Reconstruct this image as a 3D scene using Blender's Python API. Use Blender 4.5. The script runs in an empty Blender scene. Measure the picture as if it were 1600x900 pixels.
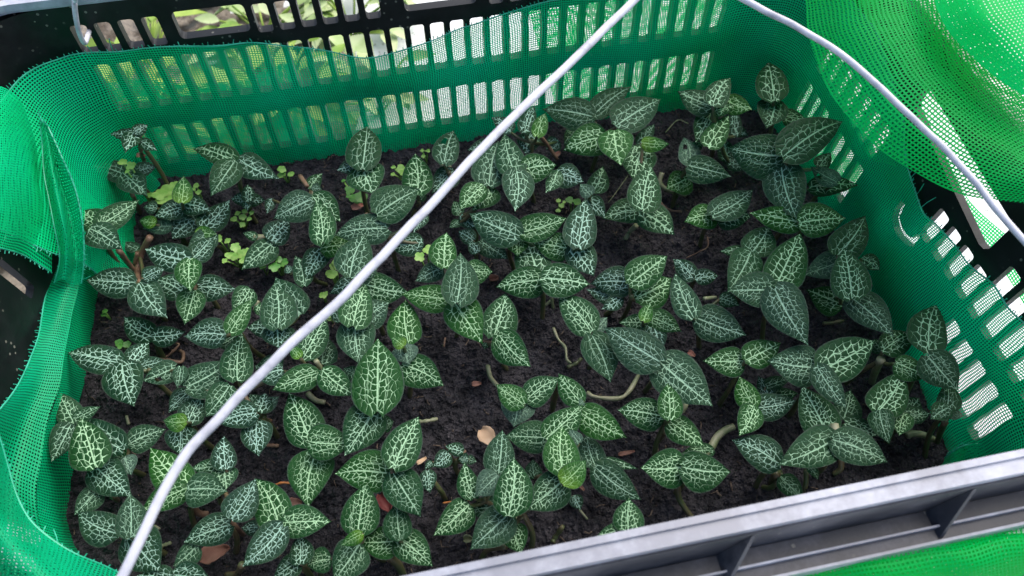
import bpy, bmesh, math, random
import numpy as np
from mathutils import Vector, Matrix, noise
random.seed(7)
RAD = math.radians
S = 0.43                      # one layout unit = camera height above the soil = 0.43 m
scene = bpy.context.scene
COL = scene.collection

# ------------------------------------------------------------------ camera
F_PX = 1155.0; CX, CY = 800.0, 450.0
PITCH = RAD(57.0); AZ = RAD(78.8)
fh = Vector((math.cos(AZ), math.sin(AZ), 0)); RT = Vector((fh.y, -fh.x, 0))
FW = fh*math.cos(PITCH) + Vector((0, 0, -math.sin(PITCH)))
UP = RT.cross(FW)
CAM = Vector((0, 0, 1.0))
def at(px, py, z):            # point of the place seen at this pixel of the 1600x900 photo, at height z (layout units)
    d = FW + RT*((px-CX)/F_PX) - UP*((py-CY)/F_PX)
    t = (z-1.0)/d.z
    return CAM + d*t
cd = bpy.data.cameras.new('camera'); cam = bpy.data.objects.new('camera', cd); COL.objects.link(cam)
cam.matrix_world = Matrix(((RT.x, UP.x, -FW.x, 0), (RT.y, UP.y, -FW.y, 0), (RT.z, UP.z, -FW.z, S), (0, 0, 0, 1)))
cd.sensor_width = 36; cd.lens = 36*F_PX/1600; cd.clip_start = 0.01; cd.clip_end = 200
cd.dof.use_dof = True; cd.dof.focus_distance = 1.02*S; cd.dof.aperture_fstop = 11
scene.camera = cam
# ------------------------------------------------------------------ light
w = bpy.data.worlds.new('World'); scene.world = w; w.use_nodes = True
nt = w.node_tree; nt.nodes.clear()
sky = nt.nodes.new('ShaderNodeTexSky'); sky.sky_type = 'NISHITA'; sky.sun_disc = False
SUN_EL, SUN_AZ = RAD(58), RAD(50)
sky.sun_elevation = SUN_EL; sky.sun_rotation = SUN_AZ; sky.dust_density = 4; sky.air_density = 1.0; sky.ozone_density = 1.5
bg = nt.nodes.new('ShaderNodeBackground'); bg.inputs['Strength'].default_value = 0.125
wo = nt.nodes.new('ShaderNodeOutputWorld')
nt.links.new(sky.outputs[0], bg.inputs[0]); nt.links.new(bg.outputs[0], wo.inputs[0])
sl = bpy.data.lights.new('sun', 'SUN'); sl.energy = 1.1; sl.angle = RAD(60); sl.color = (1, .97, .92)
so = bpy.data.objects.new('sun', sl); COL.objects.link(so)
sd = Vector((math.sin(SUN_AZ)*math.cos(SUN_EL), math.cos(SUN_AZ)*math.cos(SUN_EL), math.sin(SUN_EL)))
so.rotation_euler = sd.to_track_quat('Z', 'Y').to_euler(); so.location = sd*5
vs = scene.view_settings
vs.view_transform = 'Standard'; vs.look = 'None'; vs.gamma = 1; vs.exposure = 0.97
scene.cycles.max_bounces = 12; scene.cycles.transparent_max_bounces = 24
scene.cycles.use_denoising = True

# ------------------------------------------------------------------ helpers
class MB:
    def __init__(s): s.v = []; s.f = []; s.uv = {}
    def add(s, vs_, fs): 
        b = len(s.v); s.v += [tuple(p) for p in vs_]; s.f += [tuple(i+b for i in f) for f in fs]
    def box(s, lo, hi):
        x0, y0, z0 = lo; x1, y1, z1 = hi
        s.add([(x0,y0,z0),(x1,y0,z0),(x1,y1,z0),(x0,y1,z0),(x0,y0,z1),(x1,y0,z1),(x1,y1,z1),(x0,y1,z1)],
              [(3,2,1,0),(4,5,6,7),(0,1,5,4),(1,2,6,5),(2,3,7,6),(3,0,4,7)])
    def tube(s, pts, r, n=8, r1=None):
        pts = [Vector(p) for p in pts]; m = len(pts); vs_ = []; fs = []
        for i, p in enumerate(pts):
            t = (pts[min(i+1, m-1)]-pts[max(i-1, 0)]).normalized()
            a = Vector((0, 0, 1)) if abs(t.z) < .9 else Vector((1, 0, 0))
            u = t.cross(a).normalized(); v = t.cross(u)
            rr = r if r1 is None else (r + (r1-r)*i/(m-1))
            if callable(r): rr = r(i/(m-1))
            for k in range(n):
                an = 2*math.pi*k/n; vs_.append(p + (u*math.cos(an)+v*math.sin(an))*rr)
        for i in range(m-1):
            for k in range(n): fs.append((i*n+k, i*n+(k+1)%n, (i+1)*n+(k+1)%n, (i+1)*n+k))
        fs.append(tuple(range(n-1, -1, -1))); fs.append(tuple((m-1)*n+k for k in range(n)))
        s.add(vs_, fs)
    def build(s, name, mat, parent=None, smooth=False, org=(0, 0, 0)):
        me = bpy.data.meshes.new(name); org = Vector(org)
        me.from_pydata([tuple((Vector(p)-org)*S) for p in s.v], [], s.f); me.materials.append(mat)
        if smooth: me.polygons.foreach_set('use_smooth', [True]*len(me.polygons))
        me.update()
        o = bpy.data.objects.new(name, me); COL.objects.link(o); o.location = org*S
        if parent: o.parent = parent; o.location = (org - Vector(tuple(parent.get('_o', (0, 0, 0)))))*S
        return o
def tag(o, label=None, cat=None, group=None, kind=None):
    if label: o['label'] = label
    if cat: o['category'] = cat
    if group: o['group'] = group
    if kind: o['kind'] = kind
    return o
ORIGINS = []
def thing(name, loc, label, cat, group=None):
    o = bpy.data.objects.new(name, None); COL.objects.link(o); o.empty_display_size = .01
    o.location = Vector(loc)*S; o['_o'] = tuple(loc); ORIGINS.append(o)
    return tag(o, label, cat, group)
def spline(P, n):              # Catmull-Rom through the points
    P = [Vector(p) for p in P]; out = []
    m = len(P)-1
    for i in range(m):
        p0 = P[i-1] if i else P[0]*2-P[1]; p1 = P[i]; p2 = P[i+1]; p3 = P[i+2] if i+2 <= m else P[m]*2-P[m-1]
        for k in range(n):
            t = k/n
            out.append(.5*((2*p1)+(p2-p0)*t+(2*p0-5*p1+4*p2-p3)*t*t+(3*p1-p0-3*p2+p3)*t**3))
    out.append(P[-1]); return out

# ------------------------------------------------------------------ materials
def mat(name):
    m = bpy.data.materials.new(name); m.use_nodes = True; t = m.node_tree; t.nodes.clear()
    o = t.nodes.new('ShaderNodeOutputMaterial')
    return m, t, o
def N(t, k, **kw):
    n = t.nodes.new(k)
    for a, b in kw.items():
        if a in ('operation', 'blend_type', 'data_type', 'feature', 'noise_dimensions', 'voronoi_dimensions', 'attribute_name', 'uv_map', 'interpolation_type', 'clamp', 'wave_type', 'distance'):
            setattr(n, a, b)
    return n
def L(t, a, b): t.links.new(a, b)
def M_(t, op, a, b=None, c=None, clamp=False):
    n = t.nodes.new('ShaderNodeMath'); n.operation = op; n.use_clamp = clamp
    for i, x in enumerate((a, b, c)):
        if x is None: continue
        if isinstance(x, (int, float)): n.inputs[i].default_value = x
        else: t.links.new(x, n.inputs[i])
    return n.outputs[0]
def mixc(t, f, a, b, mode='MIX'):
    n = t.nodes.new('ShaderNodeMix'); n.data_type = 'RGBA'; n.blend_type = mode; n.clamp_factor = True
    for s_, x in ((0, f), (6, a), (7, b)):
        if isinstance(x, (int, float)): n.inputs[s_].default_value = x
        elif isinstance(x, tuple): n.inputs[s_].default_value = (*x, 1)
        else: t.links.new(x, n.inputs[s_])
    return n.outputs[2]
def smooth(t, x, lo, hi):
    n = t.nodes.new('ShaderNodeMapRange'); n.interpolation_type = 'SMOOTHSTEP'
    n.inputs[1].default_value = lo; n.inputs[2].default_value = hi; n.inputs[3].default_value = 0; n.inputs[4].default_value = 1
    t.links.new(x, n.inputs[0]); return n.outputs[0]
def noise_tex(t, vec, scale, detail=3, rough=.5, dim='3D'):
    n = t.nodes.new('ShaderNodeTexNoise'); n.noise_dimensions = dim
    n.inputs['Scale'].default_value = scale; n.inputs['Detail'].default_value = detail; n.inputs['Roughness'].default_value = rough
    if vec is not None: t.links.new(vec, n.inputs['Vector'])
    return n.outputs['Fac']
def objco(t): return t.nodes.new('ShaderNodeTexCoord').outputs['Object']
def bump(t, h, st, d=.001):
    n = t.nodes.new('ShaderNodeBump'); n.inputs['Strength'].default_value = st; n.inputs['Distance'].default_value = d
    t.links.new(h, n.inputs['Height']); return n.outputs[0]
def principled(t, o, col, rough=.6, spec=.5, normal=None):
    p = t.nodes.new('ShaderNodeBsdfPrincipled')
    if isinstance(col, tuple): p.inputs['Base Color'].default_value = (*col, 1)
    else: t.links.new(col, p.inputs['Base Color'])
    if isinstance(rough, (int, float)): p.inputs['Roughness'].default_value = rough
    else: t.links.new(rough, p.inputs['Roughness'])
    p.inputs['Specular IOR Level'].default_value = spec
    if normal is not None: t.links.new(normal, p.inputs['Normal'])
    if o: t.links.new(p.outputs[0], o.inputs[0])
    return p
def simple(name, a, b, scale, rough=.6, spec=.4, bs=.3, detail=5, lo=.35, hi=.65, bd=.0006):
    m, t, o = mat(name); c = objco(t); f = noise_tex(t, c, scale, detail, .6)
    principled(t, o, mixc(t, smooth(t, f, lo, hi), a, b), rough, spec, bump(t, noise_tex(t, c, scale*4, 3), bs, bd)); return m

def leaf_material():
    m, t, o = mat('jewel_leaf')
    uv = t.nodes.new('ShaderNodeUVMap'); uv.uv_map = 'leaf'
    sp = t.nodes.new('ShaderNodeSeparateXYZ'); L(t, uv.outputs[0], sp.inputs[0]); u = sp.outputs[0]; v = sp.outputs[1]
    av = M_(t, 'ABSOLUTE', M_(t, 'MULTIPLY', M_(t, 'SUBTRACT', v, .5), 2.0))
    cu = t.nodes.new('ShaderNodeUVMap'); cu.uv_map = 'cell'; cell = cu.outputs[0]
    at_ = t.nodes.new('ShaderNodeAttribute'); at_.attribute_name = 'tint'
    sc = t.nodes.new('ShaderNodeSeparateColor'); L(t, at_.outputs['Color'], sc.inputs[0])
    hue, vein, pow_ = sc.outputs[0], sc.outputs[1], sc.outputs[2]
    # warp the cells a little
    nn = t.nodes.new('ShaderNodeTexNoise'); nn.inputs['Scale'].default_value = 1.3; nn.inputs['Detail'].default_value = 2; L(t, cell, nn.inputs['Vector'])
    vm = t.nodes.new('ShaderNodeVectorMath'); vm.operation = 'MULTIPLY_ADD'
    L(t, nn.outputs['Color'], vm.inputs[0]); vm.inputs[1].default_value = (.55, .55, 0); L(t, cell, vm.inputs[2])
    vo = t.nodes.new('ShaderNodeTexVoronoi'); vo.voronoi_dimensions = '2D'; vo.feature = 'DISTANCE_TO_EDGE'; vo.inputs['Scale'].default_value = 1.0
    vo.inputs['Randomness'].default_value = .85
    L(t, vm.outputs[0], vo.inputs['Vector'])
    brk = noise_tex(t, cell, 1.1, 2)
    # vein half width: wide near the midrib, gone at the margin
    wid = M_(t, 'MULTIPLY', M_(t, 'SUBTRACT', 1.02, smooth(t, av, .35, .90)), M_(t, 'MULTIPLY_ADD', brk, .26, -.066))
    wid = M_(t, 'MULTIPLY', wid, M_(t, 'MULTIPLY_ADD', vein, 1.0, .35))
    cellv = M_(t, 'SUBTRACT', 1.0, M_(t, 'DIVIDE', vo.outputs['Distance'], M_(t, 'MAXIMUM', wid, .004)), clamp=True)
    cellv = smooth(t, cellv, 0.0, .45)
    mid = M_(t, 'SUBTRACT', 1.0, smooth(t, av, .015, .055))
    mid = M_(t, 'MULTIPLY', mid, M_(t, 'SUBTRACT', 1.0, smooth(t, u, .93, 1.0)))
    sec = M_(t, 'SUBTRACT', 1.0, smooth(t, M_(t, 'ABSOLUTE', M_(t, 'SUBTRACT', av, M_(t, 'MULTIPLY_ADD', brk, .2, .28))), .01, .045))
    sec = M_(t, 'MULTIPLY', sec, M_(t, 'SUBTRACT', 1.0, smooth(t, u, .35, .8)))
    sec = M_(t, 'MULTIPLY', sec, .40)
    vs_ = M_(t, 'MAXIMUM', M_(t, 'MAXIMUM', cellv, mid), sec)
    vs_ = M_(t, 'MULTIPLY', vs_, M_(t, 'SUBTRACT', 1.0, smooth(t, av, .80, .90)))
    vs_ = M_(t, 'MULTIPLY', vs_, M_(t, 'MULTIPLY_ADD', vein, .35, .62), clamp=True)
    r = t.nodes.new('ShaderNodeValToRGB'); L(t, hue, r.inputs[0]); e = r.color_ramp.elements
    e[0].position = 0; e[0].color = (.007, .034, .019, 1); e[1].position = 1; e[1].color = (.15, .29, .02, 1)
    for p_, c_ in ((.25, (.006, .037, .016)), (.5, (.006, .050, .012)), (.75, (.018, .105, .008))):
        k = e.new(p_); k.color = (*c_, 1)
    patch = noise_tex(t, cell, .35, 3)
    base = mixc(t, smooth(t, patch, .3, .75), r.outputs[0], mixc(t, .4, r.outputs[0], (.018, .060, .016)))
    base = mixc(t, smooth(t, av, .93, .985), base, (.035, .065, .042))
    vc = mixc(t, hue, (.42, .68, .56), (.44, .72, .28))
    c = mixc(t, vs_, base, vc)
    bs = noise_tex(t, cell, .55, 5, .7)
    c = mixc(t, M_(t, 'MULTIPLY', smooth(t, bs, .70, .76), .7), c, (.16, .12, .05))
    pw = M_(t, 'MULTIPLY', pow_, M_(t, 'MULTIPLY_ADD', noise_tex(t, cell, .8, 4), .9, .05), clamp=True)
    c = mixc(t, M_(t, 'MULTIPLY', pw, .8), c, (.16, .25, .21))
    h = M_(t, 'MULTIPLY_ADD', smooth(t, vo.outputs['Distance'], 0, .3), 1.0, M_(t, 'MULTIPLY', mid, -.7))
    nrm = bump(t, h, .35, .0012)
    p = principled(t, None, c, M_(t, 'MULTIPLY_ADD', noise_tex(t, cell, 2., 3), .25, .40), .12, nrm)
    p.inputs['Sheen Weight'].default_value = .02; p.inputs['Sheen Roughness'].default_value = .4
    tr = t.nodes.new('ShaderNodeBsdfTranslucent'); L(t, mixc(t, .6, c, (.05, .14, .01)), tr.inputs[0])
    mx = t.nodes.new('ShaderNodeMixShader'); mx.inputs[0].default_value = .12
    L(t, p.outputs[0], mx.inputs[1]); L(t, tr.outputs[0], mx.inputs[2]); L(t, mx.outputs[0], o.inputs[0])
    return m
def net_material(name, c1, c2, trans=.45, wid=.30, cells=1.0):
    m, t, o = mat(name)
    uv = t.nodes.new('ShaderNodeUVMap'); uv.uv_map = 'net'
    nz = t.nodes.new('ShaderNodeTexNoise'); nz.inputs['Scale'].default_value = 22; nz.inputs['Detail'].default_value = 2; L(t, uv.outputs[0], nz.inputs['Vector'])
    vm = t.nodes.new('ShaderNodeVectorMath'); vm.operation = 'MULTIPLY_ADD'
    L(t, nz.outputs['Color'], vm.inputs[0]); vm.inputs[1].default_value = (.0045, .0045, 0); L(t, uv.outputs[0], vm.inputs[2])
    sp = t.nodes.new('ShaderNodeSeparateXYZ'); L(t, vm.outputs[0], sp.inputs[0])
    pit = .00165/cells
    def line(x, w_):
        f = M_(t, 'FRACT', M_(t, 'MULTIPLY', x, 1/pit))
        d = M_(t, 'ABSOLUTE', M_(t, 'SUBTRACT', f, .5))
        return d, M_(t, 'LESS_THAN', d, w_/2)
    d1, l1 = line(sp.outputs[0], wid); d2, l2 = line(sp.outputs[1], wid*1.15)
    a = M_(t, 'MAXIMUM', l1, l2)
    big = noise_tex(t, uv.outputs[0], 14, 3)
    col = mixc(t, smooth(t, big, .3, .7), c1, c2)
    df = principled(t, None, col, .5, .25)
    tl = t.nodes.new('ShaderNodeBsdfTranslucent'); L(t, col, tl.inputs[0])
    mx = t.nodes.new('ShaderNodeMixShader'); mx.inputs[0].default_value = trans; L(t, df.outputs[0], mx.inputs[1]); L(t, tl.outputs[0], mx.inputs[2])
    tp = t.nodes.new('ShaderNodeBsdfTransparent')
    m2 = t.nodes.new('ShaderNodeMixShader'); L(t, a, m2.inputs[0]); L(t, tp.outputs[0], m2.inputs[1]); L(t, mx.outputs[0], m2.inputs[2])
    L(t, m2.outputs[0], o.inputs[0])
    return m
def soil_material():
    m, t, o = mat('potting_soil'); c = objco(t)
    v = t.nodes.new('ShaderNodeTexVoronoi'); v.inputs['Scale'].default_value = 520; L(t, c, v.inputs['Vector'])
    f = noise_tex(t, c, 60, 6, .65); g = noise_tex(t, c, 900, 3, .7)
    col = mixc(t, smooth(t, f, .35, .68), (.013, .0125, .016), (.056, .052, .060))
    col = mixc(t, smooth(t, g, .60, .72), col, (.11, .105, .12))
    h = M_(t, 'ADD', M_(t, 'MULTIPLY', g, .8), M_(t, 'MULTIPLY', v.outputs['Distance'], 1.0))
    principled(t, o, col, .75, .35, bump(t, h, 1.0, .0018)); return m
def plastic_material(name, a, b, rough, spec, specks=True, sc=60):
    m, t, o = mat(name); c = objco(t); f = noise_tex(t, c, sc, 6, .7)
    col = mixc(t, smooth(t, f, .4, .7), a, b)
    if specks:
        v = t.nodes.new('ShaderNodeTexVoronoi'); v.inputs['Scale'].default_value = 190; L(t, c, v.inputs['Vector'])
        g = noise_tex(t, c, 30, 2)
        s_ = M_(t, 'MULTIPLY', M_(t, 'LESS_THAN', v.outputs['Distance'], .16), smooth(t, g, .5, .62))
        col = mixc(t, M_(t, 'MULTIPLY', s_, .6), col, (.28, .27, .22))
    principled(t, o, col, M_(t, 'MULTIPLY_ADD', f, .35, rough-.15), spec, bump(t, noise_tex(t, c, 700, 3), .15, .0003)); return m
M_LEAF = leaf_material()
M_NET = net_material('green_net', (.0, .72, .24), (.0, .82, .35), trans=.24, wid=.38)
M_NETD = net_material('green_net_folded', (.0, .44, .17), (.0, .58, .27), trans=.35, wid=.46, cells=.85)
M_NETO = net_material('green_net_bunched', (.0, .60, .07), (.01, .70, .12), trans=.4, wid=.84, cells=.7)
M_NETU = net_material('green_net_doubled', (.0, .64, .12), (.0, .74, .20), trans=.5, wid=.70, cells=.85)
M_NETV = net_material('green_net_sunlit', (.0, .62, .10), (.0, .70, .16), trans=.6, wid=.40, cells=.85)
M_THREAD = simple('loose_thread', (.01, .36, .2), (.05, .5, .32), 80, .4)
M_SOIL = soil_material()
M_BLACK = plastic_material('black_crate_plastic', (.006, .007, .008), (.012, .014, .015), .45, .35)
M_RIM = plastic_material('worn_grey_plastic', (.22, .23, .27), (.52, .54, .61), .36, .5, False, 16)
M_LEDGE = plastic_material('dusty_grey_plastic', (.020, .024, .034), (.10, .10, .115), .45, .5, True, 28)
M_WIRE = simple('white_wire', (.66, .66, .71), (.38, .38, .42), 70, .4, .5, .3, 7, .45, .75)
M_STEM = simple('fleshy_stem', (.06, .09, .03), (.12, .09, .05), 90, .4, .5, .2)
M_STEMP = simple('pale_stem', (.17, .21, .10), (.30, .30, .19), 120, .45, .5, .2)
M_STEMR = simple('brown_stem', (.13, .075, .05), (.22, .14, .09), 90, .5, .4, .2)
M_SEED = simple('seedling_leaf', (.16, .36, .06), (.30, .50, .13), 120, .45, .4, .2)
M_SEEDB = simple('seedling_leaf_deep', (.05, .20, .03), (.12, .30, .06), 120, .45, .4, .2)
M_TAN = simple('dry_leaf_tan', (.50, .33, .20), (.60, .44, .30), 60, .6, .3, .3)
M_BROWN = simple('dry_leaf_brown', (.22, .10, .07), (.32, .17, .12), 70, .6, .3, .4)
M_RED = simple('dry_leaf_red', (.14, .02, .02), (.24, .07, .06), 70, .6, .3, .4)
M_PINK = simple('dry_leaf_pink', (.52, .20, .15), (.60, .30, .22), 70, .6, .3, .4)
M_ORANGE = simple('dry_stalk_orange', (.42, .15, .04), (.50, .24, .10), 70, .5, .3, .3)
M_WEED = simple('weed_leaf', (.16, .30, .03), (.34, .46, .08), 25, .5, .4, .2)
M_WEEDP = simple('weed_leaf_pale', (.30, .42, .14), (.50, .58, .30), 25, .5, .4, .2)
M_EARTH = simple('garden_earth', (.10, .08, .06), (.30, .26, .21), 45, .9, .2, .8, 7, .4, .62, .004)
def paving():
    m, t, o = mat('pale_paving'); c = objco(t); f = noise_tex(t, c, 9, 6, .65); g = noise_tex(t, c, 120, 5, .7)
    col = mixc(t, smooth(t, f, .3, .7), (.74, .77, .76), (.82, .83, .82))
    col = mixc(t, smooth(t, g, .60, .68), col, (.30, .31, .24))
    principled(t, o, col, .8, .3, bump(t, g, .3, .001)); return m
M_PAVE = paving()

# ------------------------------------------------------------------ the ground outside and the soil in the crate
GZ = -.32
b = MB(); b.add([(-60,-60,GZ),(60,-60,GZ),(60,60,GZ),(-60,60,GZ)], [(0,1,2,3)]); tag(b.build('paving', M_PAVE), kind='structure')
def grid_mesh(name, x0, x1, y0, y1, nx, ny, hf, mat_, kind='structure'):
    xs = np.linspace(x0, x1, nx); ys = np.linspace(y0, y1, ny)
    v = [(x, y, hf(x, y)) for y in ys for x in xs]
    f = [(j*nx+i, j*nx+i+1, (j+1)*nx+i+1, (j+1)*nx+i) for j in range(ny-1) for i in range(nx-1)]
    b = MB(); b.v = v; b.f = f; return b
def bed_h(x, y):
    e = min(1, max(0, (-.05-x + .05*math.sin(y*9))/.12), max(0, (y-.80)/.1))
    e = min(e, max(0, (y-.80)/.12), max(0, (-.05-x+.05*math.sin(y*9))/.12))
    return GZ-.01 + e*(.02 + .02*noise.noise(Vector((x*7, y*7, 0))) + .012*noise.noise(Vector((x*25, y*25, 2))))
tag(grid_mesh('bed', -3.2, 0, .78, 3.6, 150, 130, bed_h, M_EARTH).build('garden_earth', M_EARTH, smooth=True), kind='structure')

def soil_h(x, y):
    p = Vector((x*9, y*9, .3)); q = Vector((x*42, y*42, 1.7)); r = Vector((x*130, y*130, 4.1))
    h = .011*noise.noise(p) + .0085*noise.noise(q) + .0070*noise.noise(r)
    h += .0035*max(0, noise.noise(Vector((x*260, y*260, 8.))))
    # shallow hollows between the clumps
    h -= .006*max(0, noise.noise(Vector((x*20+5, y*20, 6.)))-.25)
    return h
b = grid_mesh('soil', -.56, .73, .15, 1.01, 430, 290, soil_h, M_SOIL)
rs = random.Random(3)
for i in range(9000):
    x = rs.uniform(-.55, .71); y = rs.uniform(.17, .99); r = rs.uniform(.0012, .0038)*(1.6 if rs.random() < .06 else 1)
    z = soil_h(x, y)+r*.3
    ax = [Vector([rs.uniform(-1, 1) for _ in range(3)]).normalized()*r*rs.uniform(.6, 1.2) for _ in range(3)]
    c = Vector((x, y, z)); vv = [c+ax[0], c-ax[0], c+ax[1], c-ax[1], c+ax[2], c-ax[2]]
    b.add(vv, [(0,2,4),(2,1,4),(1,3,4),(3,0,4),(2,0,5),(1,2,5),(3,1,5),(0,3,5)])
tag(b.build('soil', M_SOIL, smooth=False), kind='structure')

b = MB()
for i in range(900):
    x = rs.uniform(-.53, .69); y = rs.uniform(.18, .98); a = rs.uniform(0, 6.28); l_ = rs.uniform(.003, .014); z = soil_h(x, y)+.0025
    d = Vector((math.cos(a), math.sin(a), rs.uniform(-.3, .3)))*l_; k = Vector((rs.uniform(-.3, .3), rs.uniform(-.3, .3), .1))*l_
    b.tube([Vector((x, y, z)), Vector((x, y, z))+d*.5+k, Vector((x, y, z))+d], rs.uniform(.0004, .0012), 4)
M_FIB = simple('plant_fibre', (.04, .03, .025), (.17, .13, .10), 300, .8, .2, .3)
tag(b.build('soil_fibres', M_FIB), 'thin brown bits of bark and root fibre scattered over the dark soil', 'plant debris', kind='stuff')

# ------------------------------------------------------------------ the crate
XL, XR, YN, YB = -.535, .700, .167, .995         # inside faces at soil level
FX, FY = .10, .06                                  # outward flare per unit of height
ZB, ZT = -.27, .335
def wx(z, s): return (XR+FX*z) if s > 0 else (XL-FX*z)
def wy(z, s): return (YB+FY*z) if s > 0 else (YN-FY*z)
crate = thing('plastic_crate', (.08, .58, ZB), 'black slotted plastic crate with grey rim filled with dark soil and small plants', 'crate')
def rrect(x0, x1, z0, z1, r=.005, n=4):
    r = min(r, (x1-x0)/2.2, (z1-z0)/2.2); P = []
    for cx_, cz_, a0 in ((x1-r, z1-r, 0), (x0+r, z1-r, 90), (x0+r, z0+r, 180), (x1-r, z0+r, 270)):
        for k in range(n+1):
            a = RAD(a0+90*k/n); P.append((cx_+r*math.cos(a), cz_+r*math.sin(a)))
    return P
def holes_row(cols, z0, z1): return [rrect(a, b_, z0, z1) for a, b_ in cols]
def slots(a0, n, p=.0325, w_=.0232): return [(a0+i*p, a0+i*p+w_) for i in range(n)]
ROWS = [(.147, .236), (.024, .107), (-.098, -.003), (-.22, -.125)]
def panel(outline, holes, place, name, thick):
    cu = bpy.data.curves.new('c', 'CURVE'); cu.dimensions = '2D'; cu.fill_mode = 'BOTH'; cu.extrude = thick/2
    for P in [outline]+holes:
        s_ = cu.splines.new('POLY'); s_.points.add(len(P)-1); s_.use_cyclic_u = True
        for k, (a, c_) in enumerate(P): s_.points[k].co = (a, c_, 0, 1)
    o = bpy.data.objects.new('c', cu); COL.objects.link(o)
    dg = bpy.context.evaluated_depsgraph_get(); dg.update()
    me = bpy.data.meshes.new_from_object(o.evaluated_get(dg)); COL.objects.unlink(o); bpy.data.objects.remove(o)
    b = MB(); b.v = [tuple(place(v.co.x, v.co.y, v.co.z + thick/2)) for v in me.vertices]; b.f = [tuple(p.vertices) for p in me.polygons]
    bpy.data.meshes.remove(me)
    return b.build(name, M_BLACK, crate)
CR = .055                                           # corner radius
def long_holes():
    hs = []
    cols = slots(-.455, 32)
    for z0, z1 in ROWS: hs += holes_row([c for c in cols if c[1] < XR-.055], z0, z1)
    A = slots(-.4575, 4, .0335) + slots(-.198, 6, .0332) + slots(.163, 7, .0325)
    A += slots(.53, 4, .0325)
    hs += [h for h in holes_row([c for c in A if c[1] < .66], .257, .305)]
    hs += [rrect(-.313, -.208, .262, .308, .008), rrect(.029, .143, .262, .308, .008), rrect(.40, .51, .262, .308, .008)]
    return hs
def outline(a, b_): return [(a, ZB), (b_, ZB), (b_, ZT), (a, ZT)]
T = .0165
panel(outline(XL+CR, XR-CR), long_holes(), lambda a, z, t: (a, wy(z, 1)+t, z), 'back_panel', T)
panel(outline(XL+CR, XR-CR), long_holes(), lambda a, z, t: (a, wy(z, -1)-t, z), 'front_panel', T)
def arc_hole(cx_, cz_, r0, r1, a0, a1, n=10):
    P = [(cx_+r1*math.cos(RAD(a0+(a1-a0)*k/n)), cz_+r1*math.sin(RAD(a0+(a1-a0)*k/n))) for k in range(n+1)]
    P += [(cx_+r0*math.cos(RAD(a1+(a0-a1)*k/n)), cz_+r0*math.sin(RAD(a1+(a0-a1)*k/n))) for k in range(n+1)]
    return P
def side_holes(s):
    hs = []
    lo = [(y-.0232, y) for y in [.5305-.0325*i for i in range(9)]]; hi = [(y, y+.0232) for y in [.68+.0325*i for i in range(7)]]
    lo = [c for c in lo if c[0] > YN+.06]; hi = [c for c in hi if c[1] < YB-.05]
    if s > 0:
        for k, (z0, z1) in enumerate(ROWS):
            if k == 0: hs += [rrect(c[0], c[1], .135, .192 if c[0] > .40 else .232) for c in lo+hi]
            elif k == 1: hs += holes_row([c for c in lo if c[1] < .41]+hi, z0, z1)
            else: hs += holes_row(lo+hi, z0, z1)
        hs += [[(.672,.284),(.676,.278),(.676,.252),(.670,.247),(.452,.209),(.442,.211),(.437,.218),(.437,.262),(.442,.267)]]
        hs += [[(.588,.138),(.580,.141),(.573,.118),(.560,.113),(.543,.113),(.533,.119),(.531,.131),(.525,.134),(.522,.112),(.532,.103),(.552,.097),(.570,.098),(.582,.106),(.588,.117)]]
    else:
        hs += [rrect(.665, .688, .13, .20)]
        for k, (z0, z1) in enumerate(ROWS): hs += holes_row([c for c in lo if c[1] < .40], z0, z1)
    return hs
for s_ in (1, -1):
    panel(outline(YN+CR, YB-CR), side_holes(s_), (lambda s: (lambda a, z, t: (wx(z, s)+s*t, a, z)))(s_), 'side_panel', .011)
for sx in (1, -1):
    for sy in (1, -1):
        b = MB(); n = 10; rows = []
        for z in (ZB, -.1, .1, ZT):
            row = []
            for rr in (0, T):
                for k in range(n+1):
                    a = math.pi/2*k/n
                    cxx = (XR-CR if sx > 0 else XL+CR); cyy = (YB-CR if sy > 0 else YN+CR)
                    rx = CR + abs(FX*z)*(1 if z > 0 else -1) + rr; ry = CR + abs(FY*z)*(1 if z > 0 else -1)+rr
                    row.append((cxx+sx*rx*math.cos(a), cyy+sy*ry*math.sin(a), z))
            rows.append(row)
        m = 2*(n+1); vv = sum(rows, []); ff = []
        for j in range(3):
            for k in range(n):
                for off in (0, n+1): ff.append((j*m+off+k, j*m+off+k+1, (j+1)*m+off+k+1, (j+1)*m+off+k))
        b.add(vv, ff); b.build('corner_post', M_BLACK, crate, smooth=True)
b = MB(); b.box((XL-.002, YN+.0, ZB-.012), (XR+.002, YB, ZB)); b.build('bottom_panel', M_BLACK, crate)
def ring(inner, outer, z0, z1, mb, off=0):
    def loop(e, z):
        P = []; rx = CR+e
        x0, x1, y0, y1 = XL-FX*ZT, XR+FX*ZT, YN-FY*ZT, YB+FY*ZT
        for cxx, cyy, a0 in ((x1-CR, y1-CR, 0), (x0+CR, y1-CR, 90), (x0+CR, y0+CR, 180), (x1-CR, y0+CR, 270)):
            for k in range(9):
                a = RAD(a0+90*k/8); P.append((cxx+rx*math.cos(a), cyy+rx*math.sin(a), z))
        return P
    n = 36; A = loop(inner, z1); B = loop(outer, z1); C = loop(outer, z0); D = loop(inner, z0)
    vv = A+B+C+D; ff = []
    for k in range(n):
        q = (k+1) % n
        for r_ in range(4): ff.append((r_*n+k, r_*n+q, ((r_+1) % 4)*n+q, ((r_+1) % 4)*n+k))
    mb.add(vv, ff)
b = MB(); ring(-.001, .0165, .336, .347, b); rim = b.build('rim', M_RIM, crate)
b = MB(); ring(-.003, .0035, .340, .3505, b); b.build('rim_lip', M_RIM, rim)
yf = YN-FY*ZT; xa, xb_ = XL-.03, XR+.03
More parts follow.
